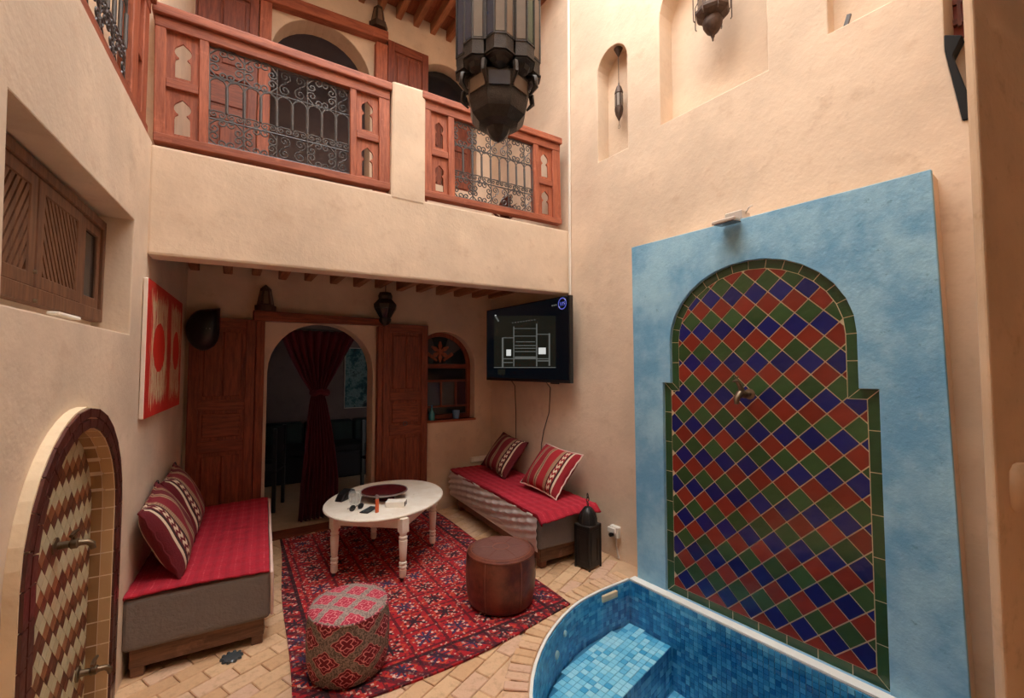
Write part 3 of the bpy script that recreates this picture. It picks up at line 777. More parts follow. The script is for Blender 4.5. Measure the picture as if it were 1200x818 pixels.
def bib_tap(u, v, d, turn=0):
    x, z = on(LW, u, v, d); t = MB(); y0 = .045
    t.lathe([(0, 0), (.03, 0), (.03, .006), (.014, .01), (.012, .04), (.018, .045), (.018, .062), (.012, .066), (.010, .075), (0, .075)], 14, mat=T(x, y0, z) @ RX(PI/2))
    t.tube([(x, y0-.07, z), (x+.004, y0-.088, z-.002), (x+.006, y0-.1, z-.012), (x+.006, y0-.104, z-.03)], [.010, .011, .011, .009], 10)
    t.tube([(x, y0-.053, z), (x, y0-.053, z+.035)], .007, 8); t.tube([(x-.035, y0-.053, z+.037), (x, y0-.053, z+.041), (x+.035, y0-.053, z+.037)], [.006, .008, .006], 8)
    t.build('tap', DBRASS, AF, smooth=True)
bib_tap(66, 640, .04); bib_tap(92, 790, .04)

# ---------------------------------------------------------------- pool
PO = thing('plunge_pool', 'curved blue mosaic plunge pool with white edge below the tiled fountain', 'pool', I4)
n_ = len(pool_poly); inner = pool_poly
DEEP = -1.02
sh = MB(); sh.noflip = True
sh.add([(x, y, -.004) for x, y in inner]+[(x, y, DEEP) for x, y in inner], [(i, (i+1) % n_, (i+1) % n_+n_, i+n_)[::-1] for i in range(n_)])
sh.prism(offset(inner, -.01), DEEP-.03, DEEP, 'z')
sh.build('basin', POOLG, PO)
mo = MB(); mo.keep = True
closed = inner+[inner[0]]
pitch = .031; hh = .031
pts = along(closed, pitch)
for i, (p, t) in enumerate(pts):
    nrm = Vector((-t.y, t.x)); ang2 = math.atan2(t.y, t.x)
    Mx = T(p.x+t.x*pitch/2, p.y+t.y*pitch/2, 0) @ RZ(ang2)
    for j in range(int(-DEEP/hh)):
        z1 = -.010-j*hh
        mo.add([(-pitch*.45, .006, z1-hh*.92), (pitch*.45, .006, z1-hh*.92), (pitch*.45, .006, z1), (-pitch*.45, .006, z1), (-pitch*.45, 0, z1-hh*.92), (pitch*.45, 0, z1-hh*.92), (pitch*.45, 0, z1), (-pitch*.45, 0, z1)],
               [(0, 1, 2, 3), (3, 2, 6, 7), (4, 5, 1, 0), (0, 3, 7, 4), (1, 5, 6, 2)], Mx)
tag(mo.build('wall_mosaic', MOS_W, PO), kind='stuff')
# underwater bench in the far corner and a lower step
BZ = -.31
b2 = atz(788, 755, BZ); b3 = atz(728, 818, BZ); dirv = Vector((b3[0]-b2[0], b3[1]-b2[1])).normalized()
b3 = (b2[0]+dirv.x*2.2, b2[1]+dirv.y*2.2)
rgt = Vector((-dirv.y, dirv.x)); rgt = rgt if rgt.x > 0 else -rgt
half = [(b2[0]-dirv.x*.8, b2[1]-dirv.y*.8), b3]                     # the bench lies on the far side of this line
def far_side(p): return (p[0]-b2[0])*rgt.x*-1+(p[1]-b2[1])*rgt.y*-1
nb = Vector((-dirv.y, dirv.x)); nb = nb if nb.y > 0 else -nb
line_clip = [(half[0][0], half[0][1]), (half[1][0], half[1][1]), (half[1][0]+nb.x*3, half[1][1]+nb.y*3), (half[0][0]+nb.x*3, half[0][1]+nb.y*3)]
if area(line_clip) < 0: line_clip = line_clip[::-1]
bench = clip_convex(offset(inner, .012), line_clip)
MB().prism(bench, DEEP, BZ-.004, 'z').build('bench', POOLG, PO)
def tiles_on(poly, z, step, name, m, a):
    mb = MB(); mb.keep = True; ca, sa = math.cos(a), math.sin(a)
    for j in range(-60, 60):
        for i in range(-60, 60):
            lx, ly = i*step, j*step; x, y = 2+lx*ca-ly*sa, 1.9+lx*sa+ly*ca
            if inside((x, y), poly): mb.box(-step*.46, step*.46, -step*.46, step*.46, -.004, .003, T(x, y, z) @ RZ(a))
    tag(mb.build(name, m, PO), kind='stuff')
tiles_on(offset(bench if area(bench) > 0 else bench[::-1], .012), BZ, .043, 'bench_mosaic', MOS_B, math.atan2(dirv.y, dirv.x))
fm = MB(); fm.keep = True
# front face of the bench
l = 0
while l < 2.0:
    for j in range(int((BZ-DEEP)/.043)):
        c = (b2[0]+dirv.x*l, b2[1]+dirv.y*l)
        if inside(c, inner): fm.box(-.019, .019, -.003, .003, -.019, .019, T(c[0], c[1], BZ-.025-j*.043) @ RZ(math.atan2(dirv.y, dirv.x)))
    l += .043
tag(fm.build('bench_front_mosaic', MOS_W, PO), kind='stuff')
s2 = atz(790, 806, -.6)
stp = [(s2[0], s2[1]), (s2[0]+.35*.2, s2[1]-.35), (s2[0]-.35, s2[1]-.42), (s2[0]-.38, s2[1]-.05)]
stp = stp if area(stp) > 0 else stp[::-1]
MB().prism(stp, DEEP, -.604, 'z').build('step', POOLG, PO); tiles_on(stp, -.6, .043, 'step_mosaic', MOS_B, .2)
tiles_on(offset(inner, .03), DEEP, .043, 'floor_mosaic', MOS_W, .1)
rimo = MB()
for i in range(n_):
    j = (i+1) % n_; straight = inner[i][0] > 2.5 and inner[j][0] > 2.5
    w = .066 if straight else .016
    a, b = Vector(inner[i]), Vector(inner[j]); t = (b-a).normalized(); nr = Vector((t.y, -t.x))
    q = [tuple(a), tuple(b), tuple(b+nr*w), tuple(a+nr*w)]
    rimo.prism(q, -.012, .008 if straight else .005, 'z')
rimo.build('edge', RIM, PO)
wt = MB(); wt.noflip = True
tr_w = tessellate_polygon([[Vector((x, y, 0)) for x, y in inner]]); wt.add([(x, y, -.06) for x, y in inner], [orient(inner, t) for t in tr_w])
wt.build('water', WATER, PO)
xk, yk = atz(712, 697, -.05)
sk = MB(); sk.box(-.075, .075, -.004, .02, -.075, -.03, T(xk, 2.296, 0)); sk.build('skimmer_slot', GROUT, PO, bevel=.003)
for u, v, r in ((659, 747, .02), (664, 763, .026)):
    x, y = atz(u, v, -.13)
    best = min(pts, key=lambda q: (q[0].x-x)**2+(q[0].y-y)**2)[0]; t = min(pts, key=lambda q: (q[0].x-x)**2+(q[0].y-y)**2)[1]
    z = -.10 if r < .025 else -.165
    MB().lathe([(0, 0), (r, 0), (r*.85, .012), (r*.4, .014), (0, .012)], 16, mat=T(best.x, best.y, z) @ RZ(math.atan2(t.y, t.x)) @ RX(-PI/2) @ T(0, 0, .004)).build('jet_nozzle', WHITE, PO, smooth=True)

# ---------------------------------------------------------------- wooden balcony railings
def spiral(r, turns, n, sgn=1, a0=0):
    return [(r*(1-.86*i/n)*math.cos(a0+sgn*2*PI*turns*i/n), r*(1-.86*i/n)*math.sin(a0+sgn*2*PI*turns*i/n)) for i in range(n+1)]
def scroll_mesh(w, r, m, name='scroll'):
    """a C-scroll: a shallow arc that curls inwards at both ends, lying in the x-z plane"""
    s1 = [(w/2-r+p[0], p[1]) for p in spiral(r, 1.35, 15, -1, PI/2)]
    mid = [(-w/2+r+(w-2*r)*i/4, r) for i in range(1, 4)]
    left = [(-a, b) for a, b in s1][::-1]
    pp = left+mid+s1
    return MB().tube([(a, 0, b-r) for a, b in pp], .005, 5).mesh(name, m, smooth=True)
def keyhole(cx, z0, h, w):
    hw = w/2; zs = z0+h*.50; rb = w*.44; zc = zs+rb*.95
    r = [(cx+hw*.80, z0), (cx+hw*.80, zs-.03), (cx+hw*.72, zs-.012), (cx+hw*.42, zs)]
    r += [(cx+rb*math.cos(t), zc+rb*math.sin(t)) for t in [-1.05+i*(1.0+1.05)/9 for i in range(10)]]
    return r+[(cx, zc+rb*1.32)]+[(2*cx-x, z) for x, z in r[::-1]]
def railing(mat, label, H, posts, panels, grille, x0, x1):
    R_ = thing('balcony_railing', label, 'railing', mat, 'wooden balcony railings')
    y0, y1 = .015, .075
    for a, b in posts: MB().box(a, b, y0, y1, .05, H-.06).build('post', W_RAILV, R_, bevel=.004)
    MB().box(x0, x1, y0-.008, y1+.008, 0, .052).build('bottom_rail', W_RAILH, R_, bevel=.004)
    MB().box(x0, x1, y0-.004, y1+.004, H-.13, H-.062).build('upper_rail', W_RAILH, R_, bevel=.004)
    MB().box(x0-.012, x1+.012, y0-.028, y1+.02, H-.062, H).build('handrail', W_RAILH, R_, bevel=.012, seg=3)
    zm = .052+(H-.13-.052)*.5
    for a, b in panels:
        MB().box(a, b, y0+.004, y1-.004, zm-.028, zm+.028).build('mid_rail', W_RAILH, R_, bevel=.004)
        for za, zc in ((.052, zm-.028), (zm+.028, H-.13)):
            cx = (a+b)/2; w = min((b-a)*.60, .10); h = zc-za
            MB().prism(rect(a, b, za, zc), y0+.022, y0+.036, holes=[keyhole(cx, za+h*.08, h*.84, w)]).build('cutout_panel', W_RAILV, R_)
    if grille:
        gx0, gx1 = grille; gz0, gz1 = .06, H-.135; h = gz1-gz0; yg = (y0+y1)/2
        n = max(4, round((gx1-gx0)/.094)); pt = (gx1-gx0)/n
        lv = [gz0+.006, gz0+h*.27, gz0+h*.395, gz0+h*.70, gz1-.006]
        hb = MB().tube([(gx0, 0, 0), (gx1, 0, 0)], .0055, 6).mesh('cross_bar', IRON)
        for z in (lv[0], lv[1], lv[3], lv[4]): put('cross_bar', hb, R_, T(0, yg, z))
        thin = MB().tube([(0, 0, gz0), (0, 0, gz1)], .005, 6).mesh('upright_bar', IRON)
        thick = MB().tube([(0, 0, lv[1]+.05), (0, 0, lv[3]-.05)], .0095, 8).mesh('baluster', IRON)
        for i in range(n+1):
            x = gx0+pt*i
            if i % 2 == 0 or i == n: put('upright_bar', thin, R_, T(x, yg, 0))
            put('baluster', thick, R_, T(x, yg, 0))
        rr = (lv[1]-lv[0])/2; ro = min(pt, rr)
        cs = scroll_mesh(ro*1.42, ro*.37, IRON); sm = scroll_mesh(pt*.94, pt*.24, IRON)
        half = [(p[0], p[1]) for p in spiral(pt*.40, 1.5, 18, 1, -PI/2)]
        sp1 = [(x-.0, z) for x, z in half][::-1]
        ss = MB().tube([(x, 0, z+rr*.52) for x, z in sp1]+[(-x, 0, -z-rr*.52) for x, z in half], .005, 5).mesh('scroll', IRON, smooth=True)
        ar = MB().tube([(pt/2*.96*math.cos(a), 0, pt/2*math.sin(a)) for a in [PI*k/10 for k in range(11)]], .005, 5).mesh('arch_bar', IRON, smooth=True)
        cell = 0
        for i in range(0, n, 2):
            for zc in ((lv[0]+lv[1])/2, (lv[3]+lv[4])/2):
                hz = ((lv[1]-lv[0]) if zc < H/2 else (lv[4]-lv[3]))/2
                if i+2 <= n and cell != 2:
                    for q in range(4): put('scroll', cs, R_, T(gx0+pt*(i+1), yg, zc) @ Matrix.Scale(hz/ro, 4, (0, 0, 1)) @ RY(q*PI/2+PI/4) @ T(0, 0, ro*1.16))
                else:
                    for k in range(min(2, n-i)): put('scroll', ss, R_, T(gx0+pt*(i+k+.5), yg, zc) @ Matrix.Scale(hz/rr, 4, (0, 0, 1)))
            cell += 1
        for i in range(n):
            xc = gx0+pt*(i+.5)
            put('scroll', sm, R_, T(xc, yg, lv[1]+.055)); put('arch_bar', ar, R_, T(xc, yg, lv[3]-pt/2-.004))
    return R_
railing(BF @ T(0, 0, 2.935) @ RY(-.016), 'long wooden balcony railing with black scroll ironwork, above the doorway', .825,
        [(-.41, -.356), (-.196, -.146), (.697, .742), (.905, .988)], [(-.356, -.196), (.742, .905)], (-.146, .697), -.41, .988)
railing(BF @ T(0, 0, 2.935) @ RY(-.022), 'short wooden balcony railing behind the big lantern, beside the white conduit', .845,
        [(1.265, 1.33), (1.478, 1.534), (2.349, 2.409), (2.573, 2.668)], [(1.33, 1.478), (2.409, 2.573)], (1.534, 2.349), 1.262, 2.668)
railing(LW @ T(0, .0, 2.925), 'wooden balcony railing with iron grille high on the left wall', .84,
        [(-1.75, -1.68), (-.37, -.26), (-.16, -.06)], [(-.26, -.16)], (-1.68, -.37), -1.75, -.05)

# ---------------------------------------------------------------- carpet
rgm = MB()
rc = [Vector((0, 0)), Vector((1.69, .09)), Vector((1.675, 2.40)), Vector((.15, 2.40))]
def rugpt(u, v, top):
    p = rc[0]*(1-u)*(1-v)+rc[1]*u*(1-v)+rc[2]*u*v+rc[3]*(1-u)*v
    w = .012*math.sin(7*u+1)*(1-v)**4; k = .010*math.sin(9*v)*(u > .99 or u < .01)
    return (p.x+k, p.y-.05*math.sin(PI*u)*(1-v)+w, (.013 if top else .002)+.0015*math.sin(13*u+9*v))
nu, nv = 24, 30
tp_ = [rugpt(i/nu, j/nv, True) for j in range(nv+1) for i in range(nu+1)]; bt_ = [rugpt(i/nu, j/nv, False) for j in range(nv+1) for i in range(nu+1)]
w_ = nu+1; N_ = len(tp_)
fs = [(j*w_+i, j*w_+i+1, (j+1)*w_+i+1, (j+1)*w_+i) for j in range(nv) for i in range(nu)]
fs += [tuple(k+N_ for k in f[::-1]) for f in fs]
bd = [i for i in range(nu)]+[j*w_+nu for j in range(nv)]+[nv*w_+i for i in range(nu, 0, -1)]+[j*w_ for j in range(nv, 0, -1)]
fs += [(bd[k], bd[k]+N_, bd[(k+1) % len(bd)]+N_, bd[(k+1) % len(bd)]) for k in range(len(bd))]
rgm.add(tp_+bt_, fs)
ro_ = rgm.build('carpet', RUG, None, T(.27, 2.19, 0), smooth=60); tag(ro_, 'large red tribal carpet with dark and white motifs on the brick floor', 'carpet')

# ---------------------------------------------------------------- day beds
def rounded_slab(x0, x1, y0, y1, z0, z1, r, bulge=.0):
    mb = MB(); mb.box(x0, x1, y0, y1, z0, z1); return mb
def blanket(W_, Ln, z, over_near, over_front, over_far=.0, quilt=.004, back=.0):
    mb = MB(); nu, nv = 44, 90
    def fn(u, v):
        x = -over_front+(W_+over_front+back)*u; y = -over_near+(Ln+over_near+over_far)*v
        zz = z+.012+quilt*math.sin(y*2*PI/.12+2*math.sin(4*x))*.6+quilt*.5*math.sin(x*2*PI/.074)+.004*math.sin(7*x-6*y)+.004*math.sin(5*x+3*y)
        if x < 0: k = -x; zz -= k*1.5+.1*k*math.sin(14*y); x = x*.35-.006
        if y < 0: k = -y; zz -= k*.55+.15*k*math.sin(11*x+1); y = y*.82
        return (x, y, zz)
    mb.grid(fn, nu, nv); return mb
def day_bed(root, W_, Ln, ztop, silver, over_near, base_mat, z0=.145, inset=.03):
    MB().box(0, W_, 0, Ln, z0, ztop).build('mattress', GREYFAB, root, bevel=.035, seg=4)
    b = inset
    for x in (b, W_-b-.03): MB().box(x, x+.03, b+.03, Ln-b, .055, z0).build('side_board', base_mat, root, bevel=.004)
    for y in (b, Ln-b-.03): MB().box(b, W_-b, y, y+.03, .05, z0).build('end_board', W_BASE, root, bevel=.004)
    for x in (b+.005, W_-b-.065):
        for y in (b+.01, Ln-b-.08): MB().box(x, x+.06, y-.006, y+.06, 0, z0-.01).build('leg', base_mat, root, bevel=.005)
    bl_ = blanket(W_-.01, Ln-.01, ztop, over_near, .015, 0).build('blanket', REDFAB, root, smooth=60)
    md = bl_.modifiers.new('thickness', 'SOLIDIFY'); md.thickness = .010; md.offset = -.2
    if silver:
        g = MB()
        def fn(u, v):
            y = .004+(Ln-.01)*u; z = z0-.005+(ztop-z0+.004)*v
            fold = math.sin(14*(v*2.0+u*2.6)+2.2*math.sin(5*u))*.012+math.sin(30*(v*.9-u*1.8))*.004
            return (-.012-.012*math.sin(PI*v)+fold*math.sin(PI*v)**.5*min(1, u*9+.3), y, z)
        g.grid(fn, 120, 24); o = g.build('satin_cover', SILVER, root, smooth=60)
        md = o.modifiers.new('thickness', 'SOLIDIFY'); md.thickness = .004
    return root
CB = T(-.434, 2.965, 0) @ RZ(-.057)
LB = thing('day_bed', 'grey day bed with red woven blanket along the left wall', 'day bed', CB, 'low day beds')
day_bed(LB, .665, 1.60, .415, False, .005, W_BASE)
pp = [(.668, -.002+1.58*i/30, .418+.004*math.sin(i*1.3)) for i in range(31)]+[(.672, 1.585, .36), (.674, 1.585, .2)]
MB().tube([(.672, 1.4, .17), (.672, .02, .165), (.672, .0, .28), (.668, -.002, .41)]+pp[1:], .009, 6).build('piping', PIPE, LB, smooth=True)
RBm = T(2.055, 2.775, 0) @ RZ(-.05)
RB = thing('day_bed', 'day bed with red blanket and silvery satin side below the television', 'day bed', RBm, 'low day beds')
day_bed(RB, .60, 1.80, .435, True, .075, W_BASER, .165, .05)
# ---------------------------------------------------------------- cushions
def cushion_mesh(w, h, t):
    n = 22; mb = MB()
    def side(sg):
        def fn(u, v):
            a, b = 2*u-1, 2*v-1
            pinch = 1-.07*(1-b*b)*abs(a)**2; pinch2 = 1-.07*(1-a*a)*abs(b)**2
            th = t/2*((1-abs(a)**2.6)*(1-abs(b)**2.6))**.55
            th += .006*math.sin(7*a+4*b)*(1-a*a)*(1-b*b)
            return (a*w/2*pinch, sg*th, b*h/2*pinch2)
        return fn
    mb.grid(side(-1), n, n); mb.grid(side(1), n, n); return mb
def cushion_thing(mat, label, m, w=.54, h=.45, t=.17):
    c = thing('cushion', label, 'cushion', mat, 'kilim cushions on the day beds')
    cushion_mesh(w, h, t).build('cover', m, c, smooth=60)
    e = []
    for k in range(80):
        q = k/80*4; s_ = int(q); f_ = q-s_; a, b = [(2*f_-1, -1), (1, 2*f_-1), (1-2*f_, 1), (-1, 1-2*f_)][s_]
        e.append((a*w/2*(1-.07*(1-b*b)*abs(a)**2), .004*math.sin(k*1.7), b*h/2*(1-.07*(1-a*a)*abs(b)**2)))
    MB().tube(e, .007, 6, closed=True).build('piping', PIPE if m is CUSH_R else CUSH_D, c, smooth=True)
    return c
def lean_l(s_, d, z, a, roll, yaw=0): return LW @ T(s_, d, z) @ RZ(yaw) @ RX(-a) @ RY(roll) @ RZ(PI)
cushion_thing(lean_l(.10, -.125, .655, .42, -.10), 'dark striped kilim cushion with pale piping, nearest on the left day bed', CUSH_D)
cushion_thing(lean_l(.68, -.12, .665, .40, -.06), 'striped kilim cushion behind the nearest one on the left day bed', CUSH_D)
cushion_thing(RG @ T(-.87, -.19, .655) @ RX(-.66) @ RY(.10), 'maroon striped kilim cushion on the right day bed, nearer the room corner', CUSH_D, .54, .44)
cushion_thing(RG @ T(-.03, -.22, .655) @ RX(-.70) @ RY(.06), 'bright red striped kilim cushion on the right day bed, nearer the pool', CUSH_R, .56, .46)

# ---------------------------------------------------------------- round table and what lies on it
TBX, TBY, TA, TBb, TTH = 1.144, 3.724, .576, .466, .85
TF = .0145
TM = T(TBX, TBY, TF) @ RZ(TTH)
tb = thing('coffee_table', 'round cream painted coffee table with turned legs on the red carpet', 'table', TM)
top = MB(); top.lathe([(0, .462), (.975, .462), (.995, .468), (1, .474), (.998, .481), (.985, .486), (0, .487)], 56, mat=Matrix.Scale(TA, 4, (1, 0, 0)) @ Matrix.Scale(TBb, 4, (0, 1, 0)))
top.build('tabletop', CHALK, tb, smooth=30)
lg = [(1.115, 3.205), (.70, 3.56), (1.545, 3.67), (1.135, 4.06)]
inv = TM.inverted(); lpt = [inv @ Vector((x, y, 0)) for x, y in lg]
leg = MB(); leg.box(-.03, .03, -.03, .03, .36, .462)
leg.lathe([(.0, .03), (.020, .03), (.026, .045), (.027, .085), (.021, .09), (.021, .095), (.029, .101), (.029, .112), (.022, .117), (.022, .122), (.029, .128), (.029, .140), (.021, .145), (.021, .15), (.025, .157), (.030, .24), (.032, .30), (.025, .306), (.025, .311), (.032, .318), (.032, .328), (.024, .333), (.027, .345), (.03, .36), (0, .362)], 16)
lme = leg.mesh('leg', CHALK, smooth=35)
cas = MB(); cas.lathe([(0, -.008), (.011, -.008), (.013, -.004), (.013, .004), (.011, .008), (0, .008)], 12, mat=T(.004, 0, .013) @ RX(PI/2)); cas.tube([(0, 0, .033), (0, .01, .02), (.004, .011, .013)], .003, 5)
cme = cas.mesh('castor', IRON)
for p in lpt:
    l_ = put('leg', lme, tb, T(p.x, p.y, 0) @ RZ(-TTH+.3)); put('castor', cme, l_, T(0, 0, 0) @ RZ(random.uniform(0, 6)))
for i, j in ((0, 1), (0, 2), (1, 3), (2, 3)):
    a, b = lpt[i], lpt[j]; d = (b-a); n3 = MB().box(.028, d.length-.028, -.01, .01, .385, .4615, T(a.x, a.y, 0) @ RZ(math.atan2(d.y, d.x)))
    n3.build('apron', CHALK, tb, bevel=.003)
TZ = TF+.4872
bw = thing('dish', 'wide dark red lacquer dish on a foot, on the round table', 'dish', T(1.115, 3.69, TZ))
MB().lathe([(0, 0), (.09, 0), (.085, .012), (.07, .025), (.11, .03), (.165, .048), (.185, .062), (.19, .066), (.186, .069), (.16, .058), (.10, .042), (0, .038)], 40).build('bowl', LAQ, bw, smooth=50)
MB().tube([(.187*math.cos(a), .187*math.sin(a), .066) for a in [2*PI*i/40 for i in range(40)]], .0055, 6, closed=True).build('rim', SILV, bw, smooth=True)
gl_ = thing('tumbler', 'clear cut-glass tumbler beside the dark red dish', 'glass', T(.868, 3.655, TZ))
MB().lathe([(0, 0), (.036, 0), (.042, .02), (.047, .10), (.0445, .10), (.039, .022), (.03, .012), (0, .012)], 20).build('wall', G_CLEAR, gl_, smooth=40)
for k in range(10):
    a = 2*PI*k/10; MB().tube([(.041*math.cos(a), .041*math.sin(a), .02), (.0465*math.cos(a+.25), .0465*math.sin(a+.25), .055), (.0468*math.cos(a), .0468*math.sin(a), .088)], .0025, 4).build('cut_facet', G_CLEAR, gl_)
lt_ = thing('lighter', 'orange plastic lighter standing near the table edge', 'lighter', T(.962, 3.36, TZ) @ RZ(.4) @ Matrix.Scale(1.3, 4))
MB().prism([(.012*math.cos(a), .008*math.sin(a)) for a in [2*PI*i/14 for i in range(14)]], 0, .078, 'z').build('body', ORANGE, lt_, bevel=.002)
hdl = MB(); hdl.box(-.009, .009, -.006, .006, .078, .096); hdl.lathe([(0, -.006), (.007, -.006), (.007, .006), (0, .006)], 10, mat=T(-.003, 0, .097) @ RX(PI/2)); hdl.build('metal_hood', SILV, lt_, bevel=.001)
pk = thing('block', 'small white carton with dark end panels standing in for white sunglasses, on the table', 'box', T(1.135, 3.44, TZ) @ RZ(-.55))
MB().box(-.075, .075, -.045, .045, 0, .042).build('box', PAPER, pk, bevel=.003)  # plain box in place of white-framed sunglasses, dark panels for the lenses
MB().box(.0745, .0762, -.042, -.004, .004, .038).build('lens_panel', NAVY, pk); MB().box(.0745, .0762, .012, .042, .004, .038).build('lens_panel', NAVY, pk)
ph = thing('phone', 'black mobile phone lying flat beside the lighter', 'phone', T(.925, 3.445, TZ) @ RZ(.75))
MB().box(-.075, .075, -.035, .035, 0, .008).build('body', BLACK, ph, bevel=.003, seg=2); MB().box(-.068, .068, -.031, .031, .008, .0086).build('screen', LENS, ph)
sg = thing('sunglasses', 'dark folded sunglasses between the tumbler and the phone', 'glasses', T(.845, 3.50, TZ) @ RZ(.35))
fm_ = MB()
for sgn in (-1, 1): fm_.tube([(sgn*.036+.027*math.cos(a), .004*math.cos(a), .024+.021*math.sin(a)) for a in [2*PI*i/16 for i in range(16)]], .003, 5, closed=True)
fm_.tube([(-.01, 0, .03), (0, -.003, .034), (.01, 0, .03)], .003, 5); fm_.build('frame', BLACK, sg)
for sgn in (-1, 1):
    MB().lathe([(0, 0), (.024, 0), (.024, .0015), (0, .0015)], 16, mat=T(sgn*.036, .0, .024) @ RX(PI/2)).build('lens', G_DARK, sg)
    MB().tube([(sgn*.064, 0, .03), (sgn*.06, .03, .02), (-sgn*.03, .055, .006+.004*sgn)], .0028, 5).build('temple', BLACK, sg)
np_ = MB(); np_.prism([(-.20, -.04), (.20, -.015), (.205, .03), (-.19, .03)], 0, .012, 'z')
tag(np_.build('folded_paper', PAPER, None, T(1.045, 3.985, TZ) @ RZ(.10), bevel=.003), 'folded white paper lying on the table behind the dish', 'paper')
pc = MB(); pc.prism([(-.10, 0), (.10, 0), (.07, .065), (.02, .08), (-.06, .05)], -.05, .03)
tag(pc.build('pouch', BLACK, None, T(.835, 3.86, TZ) @ RZ(.7), bevel=.012, seg=2), 'small black pouch standing on the table behind the tumbler', 'pouch')

# ---------------------------------------------------------------- poufs
def pouf(mat, label, prof, side, topm, rt, zt, stitched):
    p = thing('pouf', label, 'pouf', mat, 'round poufs on the carpet')
    MB().lathe(prof, 48).build('side', side, p, smooth=50)
    MB().lathe([(0, zt+.012), (rt*.5, zt+.012), (rt*.82, zt+.006), (rt*.97, zt-.006), (rt, zt-.016)], 48, cap=False).build('top', topm, p, smooth=50)
    def ring(r, z, t, name, m): MB().tube([(r*math.cos(a), r*math.sin(a), z) for a in [2*PI*i/48 for i in range(48)]], t, 6, closed=True).build(name, m, p, smooth=True)
    ring(rt*.995, zt-.012, .006, 'piping', side)
    if stitched:
        ring(rt*.90, zt+.0015, .0022, 'stitching', THREAD); ring(rt*.24, zt+.0122, .0022, 'stitching', THREAD)
        for k in range(6):
            a = 2*PI*k/6+.55
            for da in (-.022, .022):
                MB().tube([((r+.0015)*math.cos(a+da), (r+.0015)*math.sin(a+da), z) for r, z in prof[2:-2]], .0022, 5).build('seam', LEATHER if da < 0 else THREAD, p)
            MB().tube([(rt*.26*math.cos(a), rt*.26*math.sin(a), zt+.0125), (rt*.55*math.cos(a), rt*.55*math.sin(a), zt+.0115), (rt*.88*math.cos(a), rt*.88*math.sin(a), zt+.003)], .0016, 4).build('seam', LEATHER, p)
    return p
pouf(T(1.585, 2.575, .0145), 'brown leather pouf with stitched seams at the carpet corner by the pool', [(0, 0), (.19, 0), (.215, .02), (.228, .08), (.236, .17), (.235, .26), (.231, .32), (.226, .345), (.2, .356), (0, .356)], LEATHER, LEATHT, .228, .352, True)
pouf(T(.565, 2.465, .021) @ RX(.03) @ RY(-.01), 'grey and red brocade pouf with floral medallions, nearest on the carpet', [(0, 0), (.17, 0), (.192, .015), (.204, .07), (.209, .15), (.208, .24), (.202, .305), (.198, .325), (.17, .335), (0, .335)], BROC_S, BROC_T, .20, .335, False)

# ---------------------------------------------------------------- lanterns
fl_ = thing('floor_lantern', 'black square metal lantern with domed top on the floor by the right day bed', 'lantern', T(2.462, 2.655, 0) @ RZ(.18))
bd_ = MB().box(-.074, .074, -.068, .068, .012, .33).build('body', FBLK, fl_, bevel=.004)
for sx_i in (-1, 1):
    for sy_i in (-1, 1): MB().box(sx_i*.074-.006, sx_i*.074+.006, sy_i*.068-.006, sy_i*.068+.006, 0, .34).build('corner_post', FBLK, fl_)
for k in range(4):
    M4 = RZ(k*PI/2); dd = .075 if k % 2 else .069
    MB().prism(rect(-.05, .05, .04, .30), -dd-.003, -dd+.004, holes=[arch(0, .03, .06, .22, 8)], mat=M4).build('pierced_panel', FBLK, fl_)
MB().box(-.08, .08, -.074, .074, .333, .343).build('shoulder', FEDG, fl_, bevel=.003)
MB().lathe([(.074, .343), (.072, .385), (.058, .43), (.034, .462), (.012, .475), (0, .478)], 16).build('dome', FBLK, fl_, smooth=50)
for k in range(8):
    a = 2*PI*k/8; MB().tube([(r*math.cos(a), r*math.sin(a), z) for r, z in ((.075, .345), (.073, .385), (.059, .431), (.035, .463), (.012, .477))], .0025, 4).build('rib', FEDG, fl_)
for k, z in enumerate((.498, .532, .562)): MB().tube([(.017*math.cos(a)*(1 if k % 2 else .6), .017*math.cos(a)*(0 if k % 2 else .8), z+.019*math.sin(a)) for a in [2*PI*i/14 for i in range(14)]], .0035, 5, closed=True).build('ring', FBLK, fl_)
# the great hanging lantern
GX, GY = 1.15, 1.90
ch = thing('hanging_lantern', 'large dark metal lantern of clustered glass tubes hanging over the courtyard', 'lantern', T(GX, GY, 0) @ RZ(.28))
tz0, tz1 = 3.13, 3.62; tr_, rr_ = .073, .150
A8 = PI/8
gl_cols = [G_GREEN, G_PALE, G_BLUE, G_AMBER, G_PALE, G_BLUE]
tube_me = MB()
tube_me.lathe([(tr_*1.0, tz0), (tr_*1.0, tz0+.075), (tr_*.96, tz0+.078), (tr_*.96, tz1-.078), (tr_, tz1-.075), (tr_, tz1)], 8, a0=A8)
for z, r in ((tz0, .079), (tz0+.075, .076), (tz1-.075, .076), (tz1, .079)):
    tube_me.lathe([(tr_*.95, z-.006), (r, z-.004), (r, z+.004), (tr_*.95, z+.006)], 8, a0=A8, cap=False)
for i in range(8):
    a = A8+2*PI*i/8; tube_me.tube([(tr_*math.cos(a), tr_*math.sin(a), tz0+.07), (tr_*math.cos(a), tr_*math.sin(a), tz1-.07)], .006, 5)
tube_me.lathe([(tr_*.98, tz0), (tr_*.96, tz0-.012), (tr_*.72, tz0-.022), (tr_*.55, tz0-.042), (tr_*.2, tz0-.056), (0, tz0-.058)], 8, a0=A8)
tube_me.lathe([(tr_*.98, tz1), (tr_*.6, tz1+.03), (.018, tz1+.055), (.012, tz1+.07), (.016, tz1+.078), (0, tz1+.09)], 8, a0=A8)
tube_me = tube_me.mesh('tube', LANT, smooth=25)
pw = tr_*.96*math.sin(A8)-.005; pane_me = {}
